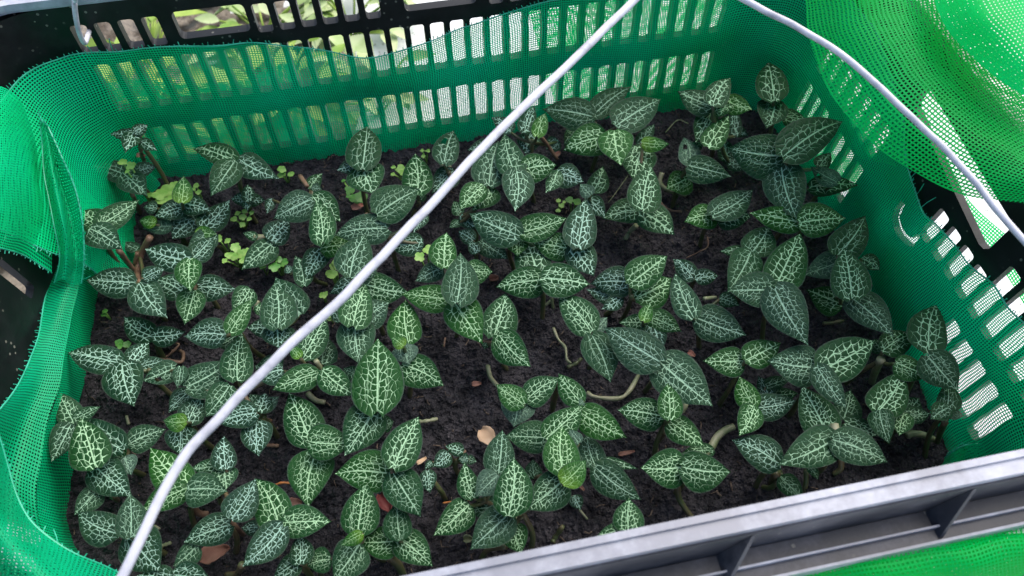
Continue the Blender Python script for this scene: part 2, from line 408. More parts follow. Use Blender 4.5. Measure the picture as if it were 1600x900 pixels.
b = MB(); b.box((xa, yf-.0185, .262), (xb_, yf-.0130, .3355)); b.build('rim_skirt', M_LEDGE, rim)
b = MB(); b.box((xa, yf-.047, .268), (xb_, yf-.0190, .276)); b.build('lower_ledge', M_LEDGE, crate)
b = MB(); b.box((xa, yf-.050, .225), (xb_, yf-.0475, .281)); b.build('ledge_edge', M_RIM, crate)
b = MB(); b.box((xa, yf-.0365, .2762), (xb_, yf-.0345, .284)); b.build('ledge_ridge', M_RIM, crate)
# ribs between rim and ledge on both long sides
for sy in (-1,):
    x = -.42
    while x < .68:
        y = (YN-FY*ZT) if sy < 0 else (YB+FY*ZT)
        b = MB(); lo, hi = y+sy*.019, y+sy*.046
        b.add([(x,lo,.276),(x,hi,.276),(x+.02,lo,.332),(x+.004,lo,.276),(x+.004,hi,.276),(x+.024,lo,.332)],
              [(0,1,2),(3,5,4),(1,4,5,2),(0,2,5,3),(0,3,4,1)])
        b.build('rib', M_LEDGE, crate); x += .214

# ------------------------------------------------------------------ nets
def net_patch(rows, name, mat_, parent, nu=6, nv=6, wob=.002, seed=0, frays=(), rot=0):
    """rows: lists of layout-space points; a smooth cloth through them"""
    R1 = [spline(r, nu) for r in rows]
    cols = list(zip(*R1)); C1 = [spline(c, nv) for c in cols]
    nc = len(C1); nr = len(C1[0])
    mb = MB(); vv = []; 
    for j in range(nr):
        for i in range(nc):
            p = C1[i][j].copy(); q = p*14+Vector((seed, 0, 0))
            p += Vector((noise.noise(q), noise.noise(q+Vector((9, 0, 0))), noise.noise(q+Vector((0, 9, 0)))))*wob
            vv.append(p)
    ff = [(j*nc+i, j*nc+i+1, (j+1)*nc+i+1, (j+1)*nc+i) for j in range(nr-1) for i in range(nc-1)]
    mb.add(vv, ff); o = mb.build(name, mat_, parent, smooth=True)
    # arc length coordinates
    A = [[0]*nc for _ in range(nr)]; B = [[0]*nc for _ in range(nr)]
    mj = nr//2; mi = nc//2
    au = [0]
    for i in range(1, nc): au.append(au[-1]+sum((vv[j*nc+i]-vv[j*nc+i-1]).length for j in (0, mj, nr-1))/3)
    av = [0]
    for j in range(1, nr): av.append(av[-1]+sum((vv[j*nc+i]-vv[(j-1)*nc+i]).length for i in (0, mi, nc-1))/3)
    uvl = o.data.uv_layers.new(name='net'); cr, sr = math.cos(RAD(rot)), math.sin(RAD(rot))
    for p in o.data.polygons:
        for li, vi in zip(p.loop_indices, p.vertices):
            u, v = au[vi % nc]*S, av[vi//nc]*S
            uvl.data[li].uv = (u*cr-v*sr, u*sr+v*cr)
    # frayed border threads
    if frays:
        fb = MB(); rf = random.Random(seed+5)
        for side in frays:
            if side == 'top': E = [vv[i] for i in range(nc)]; I = [vv[nc+i] for i in range(nc)]
            if side == 'bottom': E = [vv[(nr-1)*nc+i] for i in range(nc)]; I = [vv[(nr-2)*nc+i] for i in range(nc)]
            if side == 'left': E = [vv[j*nc] for j in range(nr)]; I = [vv[j*nc+1] for j in range(nr)]
            if side == 'right': E = [vv[j*nc+nc-1] for j in range(nr)]; I = [vv[j*nc+nc-2] for j in range(nr)]
            fb.tube(E, .0011, 5)
            for k in range(len(E)-1):
                L_ = (E[k+1]-E[k]).length; n = max(1, int(L_/.0062))
                out = (E[k]-I[k]).normalized()
                for q in range(n):
                    p = E[k].lerp(E[k+1], (q+rf.random()*.3)/n); ln = rf.uniform(.002, .0062)*(1 if rf.random() < .95 else 3.5)
                    j_ = Vector((rf.uniform(-.35, .35), rf.uniform(-.35, .35), rf.uniform(-.35, .35)))
                    fb.tube([p, p+(out+j_*.5)*ln*.5, p+(out+j_)*ln], .0007, 4)
        fb.build('loose_threads', M_THREAD, o)
    return o
netting = thing('net_liner', (.08, .58, 0), 'green woven netting lining the inside of the black crate, torn at the left side', 'netting')
def on_back(px, py, off=.012):   # point on the back wall seen at this pixel
    d = FW + RT*((px-CX)/F_PX) - UP*((py-CY)/F_PX); yb = YB-off
    t = (yb+FY)/(d.y-FY*d.z); return CAM+d*t
def on_right(px, py, off=.012):
    d = FW + RT*((px-CX)/F_PX) - UP*((py-CY)/F_PX); xb = XR-off
    t = (xb+FX)/(d.x-FX*d.z); return CAM+d*t
# main liner: stations around the wall (bottom, top)
st = []
def station(bx, by, tx, ty, tz, bulge=.0, bd=(0, 0)):
    bt = Vector((bx, by, -.012)); tp = Vector((tx, ty, tz))
    r = []
    for k in range(6):
        f = k/5; p = bt.lerp(tp, f); p.x += bd[0]*bulge*math.sin(math.pi*f); p.y += bd[1]*bulge*math.sin(math.pi*f)
        r.append(p)
    return r
zt = lambda px, py: on_back(px, py)
cols = []
cols.append(station(-.47, .735, -.565, .72, .235, .02, (1, 0)))
cols.append(station(-.475, .80, -.565, .80, .255, .025, (1, 0)))
cols.append(station(-.480, .87, -.56, .885, .268, .02, (1, 0)))
cols.append(station(-.475, .925, -.535, .955, .270, .012, (1, -.5)))
cols.append(station(-.445, .965, -.49, .993, .268, .008, (0, -1)))
for px, py in ((130, 82), (200, 76), (330, 69), (400, 69), (480, 73), (560, 88), (610, 84), (660, 69), (720, 46), (780, 20), (860, 1), (960, -8), (1060, -10)):
    p = on_back(px, py); cols.append(station(p.x+.004, YB-.016, p.x, p.y, p.z, .006*math.sin(px*.02), (0, -1)))
cols.append(station(.58, .982, .59, .998, .265, .008, (0, -1)))
cols.append(station(.635, .972, .655, .992, .27, .01, (0, -1)))
cols.append(station(.672, .93, .702, .950, .275, .012, (-1, -.5)))
cols.append(station(.684, .86, .715, .88, .275, .012, (-1, 0)))
cols.append(station(.686, .76, .715, .77, .27, .016, (-1, 0)))
for px, py in ((1422, 262), (1428, 288), (1446, 328), (1464, 346), (1490, 377), (1517, 417), (1553, 446), (1577, 483), (1600, 505)):
    p = on_right(px, py); cols.append(station(XR-.014, p.y, p.x, p.y, p.z, .012, (-1, 0)))
cols.append(station(.682, .27, .712, .265, .235, .012, (-1, 0)))
cols.append(station(.672, .215, .700, .205, .25, .008, (-1, 0)))
cols.append(station(.64, .19, .655, .172, .25, .0, (-1, 0)))
rows = [[c[k] for c in cols] for k in range(5, -1, -1)]
liner = net_patch(rows, 'wall_netting', M_NET, netting, 5, 4, .0065, 1, ('top', 'left'))
def px_rows(R): return [[at(*q) for q in r] for r in R]
SR = [[(64,198,.165),(70,196,.17),(80,204,.155)],
    [(70,260,.13),(92,262,.135),(125,285,.075)],
    [(80,330,.10),(110,322,.135),(170,345,.005)],
    [(94,395,.085),(127,398,.10),(165,422,-.008)],
    [(76,450,.10),(122,460,.10),(152,474,-.012)],
    [(60,525,.12),(105,532,.10),(142,542,-.012)],
    [(26,600,.15),(92,612,.11),(130,625,-.012)],
    [(-15,662,.18),(66,700,.115),(120,706,-.012)],
    [(-45,750,.2),(60,790,.115),(112,800,-.012)],
    [(-70,850,.22),(80,860,.10),(128,868,-.012)],
    [(-90,950,.24),(120,930,.10),(190,935,-.012)]]
def mid3(a, b): return tuple((p+q)/2 for p, q in zip(a, b))
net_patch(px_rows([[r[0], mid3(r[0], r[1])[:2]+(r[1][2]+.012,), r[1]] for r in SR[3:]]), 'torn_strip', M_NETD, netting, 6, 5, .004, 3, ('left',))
net_patch(px_rows([[(r[1][0]-3, r[1][1], r[1][2]-.006), mid3(r[1], r[2]), r[2]] for r in SR]), 'lower_strip', M_NET, netting, 6, 5, .004, 4)
net_patch(px_rows([
    [(62,196,.24),(66,192,.25),(70,194,.255),(74,198,.25)],
    [(66,235,.22),(76,226,.24),(84,240,.21),(98,246,.23)],
    [(72,290,.20),(86,278,.22),(98,294,.18),(116,290,.205)],
    [(82,345,.18),(96,333,.20),(110,348,.155),(128,342,.18)],
    [(94,398,.15),(106,388,.165),(118,402,.13),(132,398,.145)],
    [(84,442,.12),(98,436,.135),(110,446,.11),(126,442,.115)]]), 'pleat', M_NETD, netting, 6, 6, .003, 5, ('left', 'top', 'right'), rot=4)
flap = net_patch(px_rows([
    [(-120,170,.36),(-60,150,.33),(0,135,.29),(45,170,.235),(66,200,.19)],
    [(-130,260,.38),(-60,240,.34),(5,235,.29),(50,250,.22),(74,265,.16)],
    [(-130,330,.38),(-60,315,.33),(5,315,.27),(55,325,.20),(86,335,.15)],
    [(-130,385,.36),(-60,375,.30),(0,385,.25),(40,402,.19),(80,428,.13)]]), 'hanging_flap', M_NET, netting, 6, 6, .004, 8, ('bottom',))
fold = net_patch(px_rows([
    [(-70,560,.30),(-20,640,.25),(6,720,.215),(30,780,.20),(60,826,.19),(120,866,.17),(192,900,.12)],
    [(-90,640,.35),(-60,720,.30),(-26,790,.26),(4,850,.24),(44,900,.22),(100,940,.2),(170,960,.16)],
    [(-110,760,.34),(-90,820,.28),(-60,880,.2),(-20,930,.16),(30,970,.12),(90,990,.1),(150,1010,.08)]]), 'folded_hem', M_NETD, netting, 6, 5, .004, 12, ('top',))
flap2 = net_patch(px_rows([
    [(1476,716,.02),(1488,706,.035),(1506,696,.045),(1528,694,.045),(1538,702,.04)],
    [(1468,728,.0),(1490,722,.02),(1510,720,.02),(1532,722,.02),(1542,726,.02)],
    [(1420,748,-.01),(1480,748,.0),(1510,746,.0),(1536,746,.0),(1546,750,.0)]]), 'curled_end', M_NET, netting, 5, 4, .001, 15, ('top',))
# second sheet hanging outside the back and right walls
outer = thing('net_sheet', (.45, 1.04, GZ), 'loose green net hanging outside the right half of the back wall, seen through its slots', 'netting')
net_patch([[Vector((x, 1.035+.012*math.sin(x*31)+max(0, -z)*.1, z-.00+ (.10-(x-.16)*1.1 if x < .26 and z > .2 else 0)*0)) for x in (.215+(.29-z)*.25, .30, .38, .46, .54, .62, .70)] for z in (.29, .2, .1, 0, -.12, -.26)],
    'outer_cloth', M_NETV, outer, 5, 5, .006, 41, rot=12)
outer2 = thing('net_sheet', (-.38, 1.03, GZ), 'green net hanging outside the left part of the back wall, behind its lower slots', 'netting')
net_patch([[Vector((x, 1.035+.01*math.sin(x*27), z + .03*math.sin(x*6))) for x in (-.50, -.42, -.34, -.27, -.21, -.165)] for z in (.19, .10, .0, -.1, -.22)],
    'outer_cloth', M_NET, outer2, 5, 5, .006, 45, rot=8)
outer3 = thing('net_sheet', (.76, .45, GZ), 'strip of bright green net outside the right wall, seen through its slots', 'netting')
net_patch([[Vector((.765+.006*math.sin(y*30)+z*.1, y, z+.012*math.sin(y*20))) for y in (.22, .30, .38, .46, .54, .62, .75, .9)] for z in (.185, .165, .145)],
    'outer_cloth', M_NETV, outer3, 5, 3, .003, 47)
# drape over the right back corner
drape = thing('net_drape', tuple(at(1450, 150, .37)), 'bright green loose net folded outward over the back right corner, behind the right wire', 'netting')
net_patch(px_rows([
    [(1246,-60,.365),(1258,0,.36),(1266,70,.355),(1298,150,.35),(1368,228,.35),(1440,274,.35),(1500,300,.353),(1560,313,.355),(1640,322,.36)],
    [(1300,-80,.41),(1318,-10,.405),(1330,50,.40),(1368,120,.39),(1430,190,.385),(1490,235,.38),(1550,265,.375),(1600,285,.375),(1670,300,.37)],
    [(1380,-110,.43),(1400,-40,.43),(1420,20,.42),(1450,85,.41),(1500,145,.40),(1550,190,.39),(1600,225,.385),(1650,250,.38),(1720,270,.37)],
    [(1500,-130,.42),(1520,-60,.42),(1535,0,.41),(1560,60,.40),(1600,110,.39),(1640,150,.38),(1680,185,.37),(1720,215,.36),(1780,240,.35)]]),
    'outer_layer', M_NETV, drape, 5, 6, .004, 21)
net_patch(px_rows([
    [(1330,-80,.385),(1345,0,.375),(1375,60,.37),(1420,120,.365),(1480,170,.36),(1545,225,.36),(1610,262,.36)],
    [(1400,-90,.40),(1420,-20,.39),(1450,40,.385),(1490,95,.38),(1540,145,.375),(1600,190,.37),(1660,225,.37)],
    [(1470,-100,.41),(1500,-40,.40),(1530,20,.395),(1565,70,.39),(1610,115,.385),(1665,160,.38),(1730,195,.38)]]),
    'under_fold', M_NETV, drape, 5, 6, .008, 23, rot=17)
net_patch(px_rows([
    [(1430,-90,.455),(1455,-10,.45),(1480,40,.445),(1520,90,.435),(1570,128,.43),(1640,165,.42)],
    [(1500,-100,.48),(1530,-30,.48),(1556,20,.475),(1590,60,.465),(1630,100,.455),(1690,130,.44)],
    [(1600,-120,.47),(1630,-50,.47),(1660,0,.465),(1690,40,.455),(1720,80,.445),(1760,110,.43)]]),
    'upper_fold', M_NETU, drape, 5, 6, .004, 25)
net_patch(px_rows([
    [(1225,130,.03),(1250,118,.06),(1285,100,.14),(1310,85,.20)],
    [(1240,190,.01),(1265,185,.05),(1310,180,.12),(1345,165,.18)],
    [(1262,250,.0),(1290,245,.04),(1335,250,.10),(1385,235,.17)],
    [(1290,300,.0),(1315,300,.03),(1365,305,.08),(1420,285,.16)]]),
    'inner_fold', M_NETV, drape, 5, 5, .003, 29)
drape2 = thing('net_drape', tuple(at(1450, 870, .2)), 'bright green net bunched outside below the front rim at the bottom right', 'netting')
net_patch([[at(*q) for q in r] for r in [
    [(1150,925,.255),(1215,902,.255),(1285,876,.255),(1360,856,.255),(1440,842,.255),(1520,834,.255),(1660,822,.255)],
    [(1150,960,.25),(1225,925,.262),(1295,900,.258),(1370,882,.265),(1450,866,.258),(1530,855,.266),(1660,846,.26)],
    [(1150,1010,.24),(1235,965,.25),(1310,935,.24),(1385,918,.25),(1460,905,.24),(1540,893,.252),(1660,886,.24)],
    [(1150,1090,.18),(1235,1040,.18),(1310,1010,.18),(1385,990,.18),(1460,975,.18),(1540,965,.18),(1660,950,.18)]]],
    'bunched_cloth', M_NETV, drape2, 8, 8, .009, 33)
net_patch([[at(*q) for q in r] for r in [
    [(1150,930,.247),(1215,907,.247),(1285,881,.247),(1360,861,.247),(1440,847,.247),(1520,839,.247),(1660,827,.247)],
    [(1150,960,.24),(1225,925,.25),(1295,900,.245),(1370,882,.252),(1450,866,.245),(1530,855,.252),(1660,846,.25)],
    [(1150,1090,.17),(1235,1040,.17),(1310,1010,.17),(1385,990,.17),(1460,975,.17),(1540,965,.17),(1660,950,.17)]]],
    'under_layer', M_NETO, drape2, 8, 8, .005, 37, rot=28)

# ------------------------------------------------------------------ wires
def wire(pts, r, label):
    P = spline([at(*p) for p in pts], 10); P = [p+Vector((noise.noise(p*25), noise.noise(p*25+Vector((7,0,0))), noise.noise(p*25+Vector((0,7,0)))))*.0016 for p in P]; b = MB(); b.tube(P, r, 12); o = b.build('hanging_wire', M_WIRE, None, True, org=P[0]); o.location = P[0]*S
    return tag(o, label, 'wire', None)
wire([(140,985,.352),(190,900,.372),(268,744,.395),(332,664,.405),(440,552,.42),(560,440,.436),(770,215,.465),(905,84,.48),(1000,-8,.49),(1058,-62,.5)], .0043,
     'long white wire slanting across the whole crate from bottom left to top centre')
wire([(1040,-66,.5),(1100,-34,.49),(1163,0,.48),(1235,37,.465),(1305,79,.45),(1400,160,.425),(1500,258,.40),(1560,330,.385),(1600,376,.375),(1690,480,.352)], .0037,
     'white wire curving over the bright green net at the top right')
wire([(112,-50,.45),(116,-10,.40),(118,20,.37),(121,46,.345),(128,62,.325),(133,66,.315),(137,56,.312),(140,48,.29)], .0034,
     'short bent white wire hooked through the slot at the back left corner')

# ------------------------------------------------------------------ leaves and plants
TILE = dict(A=(100,180),B=(360,180),C=(620,180),D=(840,90),E=(1040,90),F=(870,250),G=(1110,250),H=(90,370),I=(370,370),J=(650,370),
            K=(930,370),L=(1210,370),M=(60,550),N=(340,550),O=(620,550),P=(900,550),Q=(1100,550),R=(1230,550),S=(80,700),T=(340,700),U=(600,700),V=(840,650))
def tpx(t, x, y): ox, oy = TILE[t]; return ox+x/4.5, oy+y/4.5
#           hue, vein, powder
KIND = dict(b=(.10,.80,.04), B=(.12,1.0,.0), s=(.22,.45,.08), g=(.42,.75,.03), G=(.5,.9,.0), l=(.56,.8,.02), L=(.60,.9,.0), d=(.33,.35,.04), p=(.35,.3,.6), y=(.86,.35,.05), h=(.30,.6,.14))
lr = random.Random(11)
PT = [0, .02, .06, .12, .20, .30, .40, .52, .64, .75, .85, .93, 1.0]
PW = [.0, .36, .66, .87, .98, 1.0, .97, .88, .72, .52, .29, .105, .0]
def prof(t, e):
    return float(np.interp(t**e, PT, PW))
def make_leaf(parent, b2, t2, wpx, zb, kind, arch=1.0, hole=False):
    ex = ((t2[0]-b2[0])*.035, (t2[1]-b2[1])*.035); b2 = (b2[0]-ex[0], b2[1]-ex[1]); t2 = (t2[0]+ex[0], t2[1]+ex[1]); wpx *= 1.17
    B = at(b2[0], b2[1], zb); Lpx = math.hypot(t2[0]-b2[0], t2[1]-b2[1])
    drop = lr.uniform(-.2, .3)
    Lw = (at(t2[0], t2[1], zb)-B).length
    T_ = at(t2[0], t2[1], max(.008, zb - drop*Lw*.45))
    ax = T_-B; Ln = ax.length; ax.normalize()
    mid = (B+T_)/2; tocam = (CAM-mid).normalized()
    nrm = (tocam*.75 + Vector((0, 0, .45)) + Vector((lr.uniform(-.14, .14), lr.uniform(-.14, .14), 0))).normalized()
    side = nrm.cross(ax).normalized(); nrm = ax.cross(side).normalized()
    W = wpx/F_PX*((mid-CAM).dot(FW))/max(.55, abs(side.dot(RT*RT.dot(side)+UP*UP.dot(side))) if 0 else 1)
    TS = [0, .02, .05, .09, .14, .21, .29, .38, .47, .56, .65, .74, .82, .89, .95, 1.0]; nt_, nv_ = 15, 10
    vv = []; uv = []; cell = []
    fold = lr.uniform(.0, .12); ar = lr.uniform(.01, .06)*arch; tipd = lr.uniform(0, .12); tw = lr.uniform(-.10, .10)
    und = lr.uniform(.0, .035); ph = lr.uniform(0, 6); cs = max(4.6, min(12.5, 2.6+Lpx/10.5))*lr.uniform(.9, 1.12); ou, ov = lr.uniform(0, 80), lr.uniform(0, 80)
    bend = lr.uniform(-.06, .06); skew = lr.uniform(-.08, .08)
    e1 = lr.uniform(.92, 1.12); notch = lr.uniform(.03, .10)
    ar_ = W/Ln
    for i in range(nt_+1):
        t = TS[i]
        for j in range(nv_+1):
            v = -1+2*j/nv_
            hw = .5*W*prof(t, e1)
            y = v*hw*(1+skew*v)
            back = notch*Ln*(abs(v)**1.3)*max(0, 1-t/.25)**2 if t < .25 else 0
            # lobes: the first rows spread so that the base is heart shaped
            x = t*Ln - back
            if i == 0: y = v*.12*W
            y += bend*Ln*math.sin(math.pi*t)
            av = abs(v)
            z = fold*abs(y)*.55 - (y/W*2)**2*W*.06 + ar*Ln*math.sin(math.pi*t) - tipd*Ln*max(0, t-.6)**2*2 + tw*y*t
            z += und*W*math.sin(7*t+ph+2*v)*av*av
            P = B + ax*x + side*y + nrm*z
            vv.append(P)
            uv.append((t, v*.5+.5)); cu_ = (t-.42*abs(y)/Ln)*cs*.95; cv_ = y/Ln*cs*1.15
            cell.append((cu_+ou+(3.3 if v > 0 else 0), cv_+ov))
    n1 = nv_+1
    ff = [(i*n1+j, (i+1)*n1+j, (i+1)*n1+j+1, i*n1+j+1) for i in range(nt_) for j in range(nv_) if not (hole and ((i in (8, 9) and j in (6, 7)) or (i in (11, 12) and j == 2)))]
    mb = MB(); mb.add(vv, ff); o = mb.build('leaf', M_LEAF, parent, True, org=B)
    me = o.data
    u1 = me.uv_layers.new(name='leaf'); u2 = me.uv_layers.new(name='cell')
    half = nv_//2
    for p in me.polygons:
        j0 = min(vi_ % n1 for vi_ in p.vertices)
        for li, vi in zip(p.loop_indices, p.vertices):
            u1.data[li].uv = uv[vi]
            c = cell[vi]; vj = vi % n1
            if vj == half and j0 >= half: c = (c[0]+3.3, c[1])
            u2.data[li].uv = c
    h, ve, po = KIND[kind]
    h = min(1, max(0, h+lr.uniform(-.07, .07))); ve = min(1, max(.1, ve+lr.uniform(-.2, .15))); po = max(0, po+lr.uniform(-.03, .1))
    ca = me.color_attributes.new('tint', 'FLOAT_COLOR', 'POINT')
    lim = kind in 'y'
    for k in range(len(vv)):
        t = TS[k//n1]; hh = h*(1 - .35*t) if lim else h
        ca.data[k].color = (hh, ve, po, 1)
    return o
def tube_part(parent, name, P, r, m, r1=None, n=7):
    b = MB(); b.tube(P, r, n, r1); return b.build(name, m, parent, True, org=P[0])
def parse(s):
    out = []
    for it in s.replace('\n', ' ').split(';'):
        it = it.split()
        if not it: continue
        t, a, b_, c, d, w_, k = it[:7]; dz = float(it[7]) if len(it) > 7 else 0
        out.append((tpx(t, float(a), float(b_)), tpx(t, float(c), float(d)), float(w_)/4.5, k, dz, len(it) > 8))
    return out
GRP = 'jewel orchids with silver veined leaves planted in the crate'
def plant(label, z, leaves, stems=()):
    Ls = parse(leaves)
    nx = sum(l[0][0] for l in Ls)/len(Ls); ny = sum(l[0][1] for l in Ls)/len(Ls)
    g = at(nx, ny, z); foot = Vector((g.x+lr.uniform(-.02, .02), g.y+lr.uniform(-.03, .02), 0)); foot.z = soil_h(foot.x, foot.y)
    t = thing('jewel_orchid', tuple(foot), label, 'plant', GRP)
    node = Vector((g.x, g.y, z-.012)); 
    tube_part(t, 'stem', spline([foot-Vector((0, 0, .01)), foot.lerp(node, .5)+Vector((lr.uniform(-.008, .008), lr.uniform(-.008, .008), 0)), node], 4), .0040, M_STEM, .0032)
    n = len(Ls)
    for i, (b2, t2, w_, k, dz, hole) in enumerate(Ls):
        zl = max(.018, z + (i-(n-1)/2)*.0055 + dz)
        o = make_leaf(t, b2, t2, w_, zl, k, 1.0, hole)
        base = at(b2[0], b2[1], zl)
        if (base-node).length > .012:
            q = base-Vector((0, 0, .003)); m_ = node.lerp(q, .5)-Vector((0, 0, .008))
            tube_part(t, 'leaf_stalk', spline([node-Vector((0,0,.006)), m_, q], 3), .0032, M_STEM, .0026, 6)
    for s_ in stems:
        kind, pts = s_[0], s_[1]; r = s_[2] if len(s_) > 2 else .0052
        P = []
        for q in pts.split(';'):
            q = q.split(); x, y = tpx(q[0], float(q[1]), float(q[2])); P.append(at(x, y, float(q[3]) if len(q) > 3 else .008))
        tube_part(t, 'creeping_stem', spline(P, 5), r*.75, dict(g=M_STEM, p=M_STEMP, r=M_STEMR)[kind], r*.6)
    return t
P_ = plant
#PLANTS
P_('smallest white-netted plant standing high against green net in back left corner', .17, 'A 490 120 325 130 70 B; A 540 180 650 245 75 b; A 480 125 430 262 115 B; A 495 120 588 70 80 B', [('r','A 530 150 .15;A 545 270 .10;A 575 350 .05')])
P_('slate leaf trio with tiny pale clover at its centre, near back left corner', .10, 'A 425 420 190 355 140 s; A 500 405 650 362 100 b; A 415 410 580 562 165 h', [('r','A 480 560 .08;A 500 600 .05;A 540 700 .0')])
P_('plant with one upright lime leaf beside big pale clover at back left', .075, 'A 650 650 560 645 90 b; A 845 640 640 712 135 B; A 850 620 1030 672 130 B; A 828 605 840 428 118 y .02')
P_('plant with grey folded young leaf above two white-netted leaves, left of the spotted bud', .055, 'A 930 740 700 740 110 b; A 900 740 765 865 170 b; A 750 780 560 795 90 p; A 640 760 530 735 85 y')
P_('plant with rounded yellow-green bud beside four-leaf cluster row at left', .07, 'A 985 790 1160 600 165 B; A 1060 840 870 935 150 h; A 930 830 1070 835 100 y; H 940 160 1090 0 150 b')
P_('pair of olive leaves overlapping the torn green net strip at left', .13, 'A 250 780 112 680 165 g; A 248 780 520 600 160 g; A 190 800 402 935 185 h', [('r','H 430 95 .1;H 500 190 .05;H 545 240 .03', .006)])
P_('tall branching plant with brown forked stem and two big slate leaves, left side', .10, 'H 560 90 450 35 75 s -.06; H 535 320 205 305 195 b; H 580 335 765 560 212 s; H 610 290 750 222 112 b', [('r','H 650 0 .07;H 590 120 .04;H 560 240 .03;H 580 330 .08', .007),('r','H 560 110 .05;H 535 200 .03', .004)])
P_('three-leaf group with one notched green heart leaf below small clover, left', .085, 'H 890 395 680 300 180 b; H 915 170 620 85 185 B; H 960 385 895 610 172 l; H 930 165 935 375 165 l .02')
P_('single dark silver leaf plant between the notched heart and bud cluster, left', .06, 'H 1000 350 1250 370 172 b', [('g','H 1000 350 .05;H 960 380 .0')])
P_('two-leaf seedling plant with the boldest white network on left bare soil', .06, 'H 668 700 465 562 155 B; H 672 700 890 668 132 B', [('r','H 668 700 .05;H 700 760 .03;H 712 830 .0', .006)])
P_('plant with long pointed leaf touching green net above curled brown rootlets', .085, 'M 720 105 890 55 112 b; H 525 890 640 745 140 B; M 955 110 735 203 150 h 0 o; M 575 80 212 0 190 B; M 590 90 672 375 245 B; M 1000 110 975 250 90 s', [('r','H 700 860 .02;H 790 870 .02;H 870 880 .015;H 885 820 .01;H 860 800 .01', .004)])
P_('plant with curled green-yellow narrow leaf above broad pale leaf, left of wire', .10, 'H 1245 700 1120 770 140 h -.02; H 1175 690 895 700 195 b; I 90 370 -30 530 150 G; I -40 660 102 440 135 l .02', [('p','I 150 450 .06;I 120 520 .05', .004)])
P_('dark plant with upright leaf just left of the wire, above spotted bud plant', .10, 'M 1050 240 1350 60 225 h; N 140 190 170 -130 200 g; M 1340 240 1180 450 200 d .015; N 265 430 0 500 175 b; N 450 120 270 175 190 b', [('r','N 75 130 .09;N 120 180 .08;N 135 230 .06', .006)])
P_('plant with round yellow leaf bud at its middle, left third of crate', .07, 'M 1060 280 920 422 135 b; M 1050 500 1150 300 160 B; M 1000 535 990 715 188 B; M 1035 490 880 480 120 y .02', [('g','M 1000 500 .06;M 990 480 .0')])
P_('leafy plant against the left net with tall upright narrow-tipped pale leaf', .095, 'M 250 500 150 285 150 g; M 590 680 305 455 195 b; M 225 515 95 765 165 s; M 260 470 432 385 92 g; M 400 800 295 468 240 G', )
P_('plant with folded grey-green heart bud beside the bottom left net', .075, 'M 640 645 888 545 170 h; M 600 735 495 690 100 g; S 330 290 165 465 150 h; M 610 740 655 862 130 p; S 310 130 560 335 228 b', [('g','S 430 340 .05;S 470 370 .02')])
P_('dusty dark leaves partly behind the wire foot, bottom left', .085, 'S 470 600 190 455 205 b; S 560 620 760 860 265 b; S 560 620 552 325 180 s .02')
P_('lowest plant at the bottom left edge with wide cut-off leaves', .08, 'S 1020 690 860 830 140 h; S 830 930 605 900 150 b; S 870 890 1120 920 190 b', )
P_('single white-netted leaf plant above brown dead leaf with small hole', .08, 'S 1245 540 938 660 195 B', [('r','S 1260 510 .07;S 1310 570 .05;S 1350 610 .0', .005)])
P_('bright green two-leaf plant crossed by the lower part of wire', .085, 'S 940 285 700 3 230 L; S 945 285 635 440 172 L', [('r','S 950 310 .07;S 990 400 .04;S 1040 460 .02;S 1100 465 .01', .007)])
P_('rosette of five leaves right of the lower wire, above red-brown stem', .085, 'S 1200 130 985 140 115 g; S 1215 145 1225 295 165 g; N 60 815 45 590 150 B; S 965 290 1232 302 215 h .01; T 100 490 265 220 205 b .02')
P_('pair of narrow-tipped leaves with wilted yellow leaf behind the wire, centre left', .10, 'N 440 130 265 100 200 b -.02; I 600 885 640 710 190 d -.015; I 470 850 622 560 175 G; N 700 148 392 265 170 G; N 740 130 962 300 172 G; I 440 845 372 765 75 y', [('p','N 690 60 .10;N 735 130 .08', .005),('p','N 635 290 .01;N 690 340 .01;N 755 355 .01', .006)])
P_('small plant with ragged bitten leaf, right of the wire at lower left', .075, 'N 300 410 225 300 120 b; N 320 400 430 315 85 p 0 o; N 290 415 335 290 130 B; N 275 495 288 728 192 b .01', [('r','N 275 430 .05;N 300 470 .04;N 380 490 .0', .006)])
P_('plant with overlapping folded heart leaf beside pointed green leaf, lower left centre', .085, 'N 655 625 505 293 240 G; T 690 40 635 408 280 G; N 655 630 952 632 225 l .02')
P_('plant with largest upright bright green leaf in the lower middle', .12, 'N 985 160 885 115 90 g -.04; N 1160 510 1235 490 110 g -.03; N 1100 415 898 722 262 g; N 1122 400 1125 -85 320 l .01', [('r','N 1120 410 .11;N 1150 395 .10', .006)])
P_('heart-leaf plant with bowed pale leaf crossed by wire, centre', .10, 'I 720 590 680 450 70 b -.03; I 900 310 655 400 150 b -.02; I 900 590 1065 465 190 h; I 830 608 870 897 240 h; I 820 615 908 333 212 l .01', )
P_('dark upright leaf plant directly beneath the middle of wire', .12, 'I 900 330 1202 390 205 g -.02; I 850 290 990 210 120 b; I 800 275 905 -15 235 d .01')
P_('plant with twisted pale yellow bud left of bare soil in centre', .09, 'O 45 90 322 232 220 G; I 1208 740 1188 448 210 l; I 1180 770 1210 892 165 p; I 1170 765 1088 710 90 y .015')
P_('six-leaf rosette with tall dark upright leaf at the crate centre', .12, 'J 370 230 535 243 160 l -.02; J 190 210 0 310 130 h -.01; J 220 440 -95 400 190 l -.02; J 200 210 218 -28 175 L; J 270 460 462 742 240 L; J 290 450 312 118 230 d .015', [('r','J 240 440 .10;J 290 460 .11', .007)])
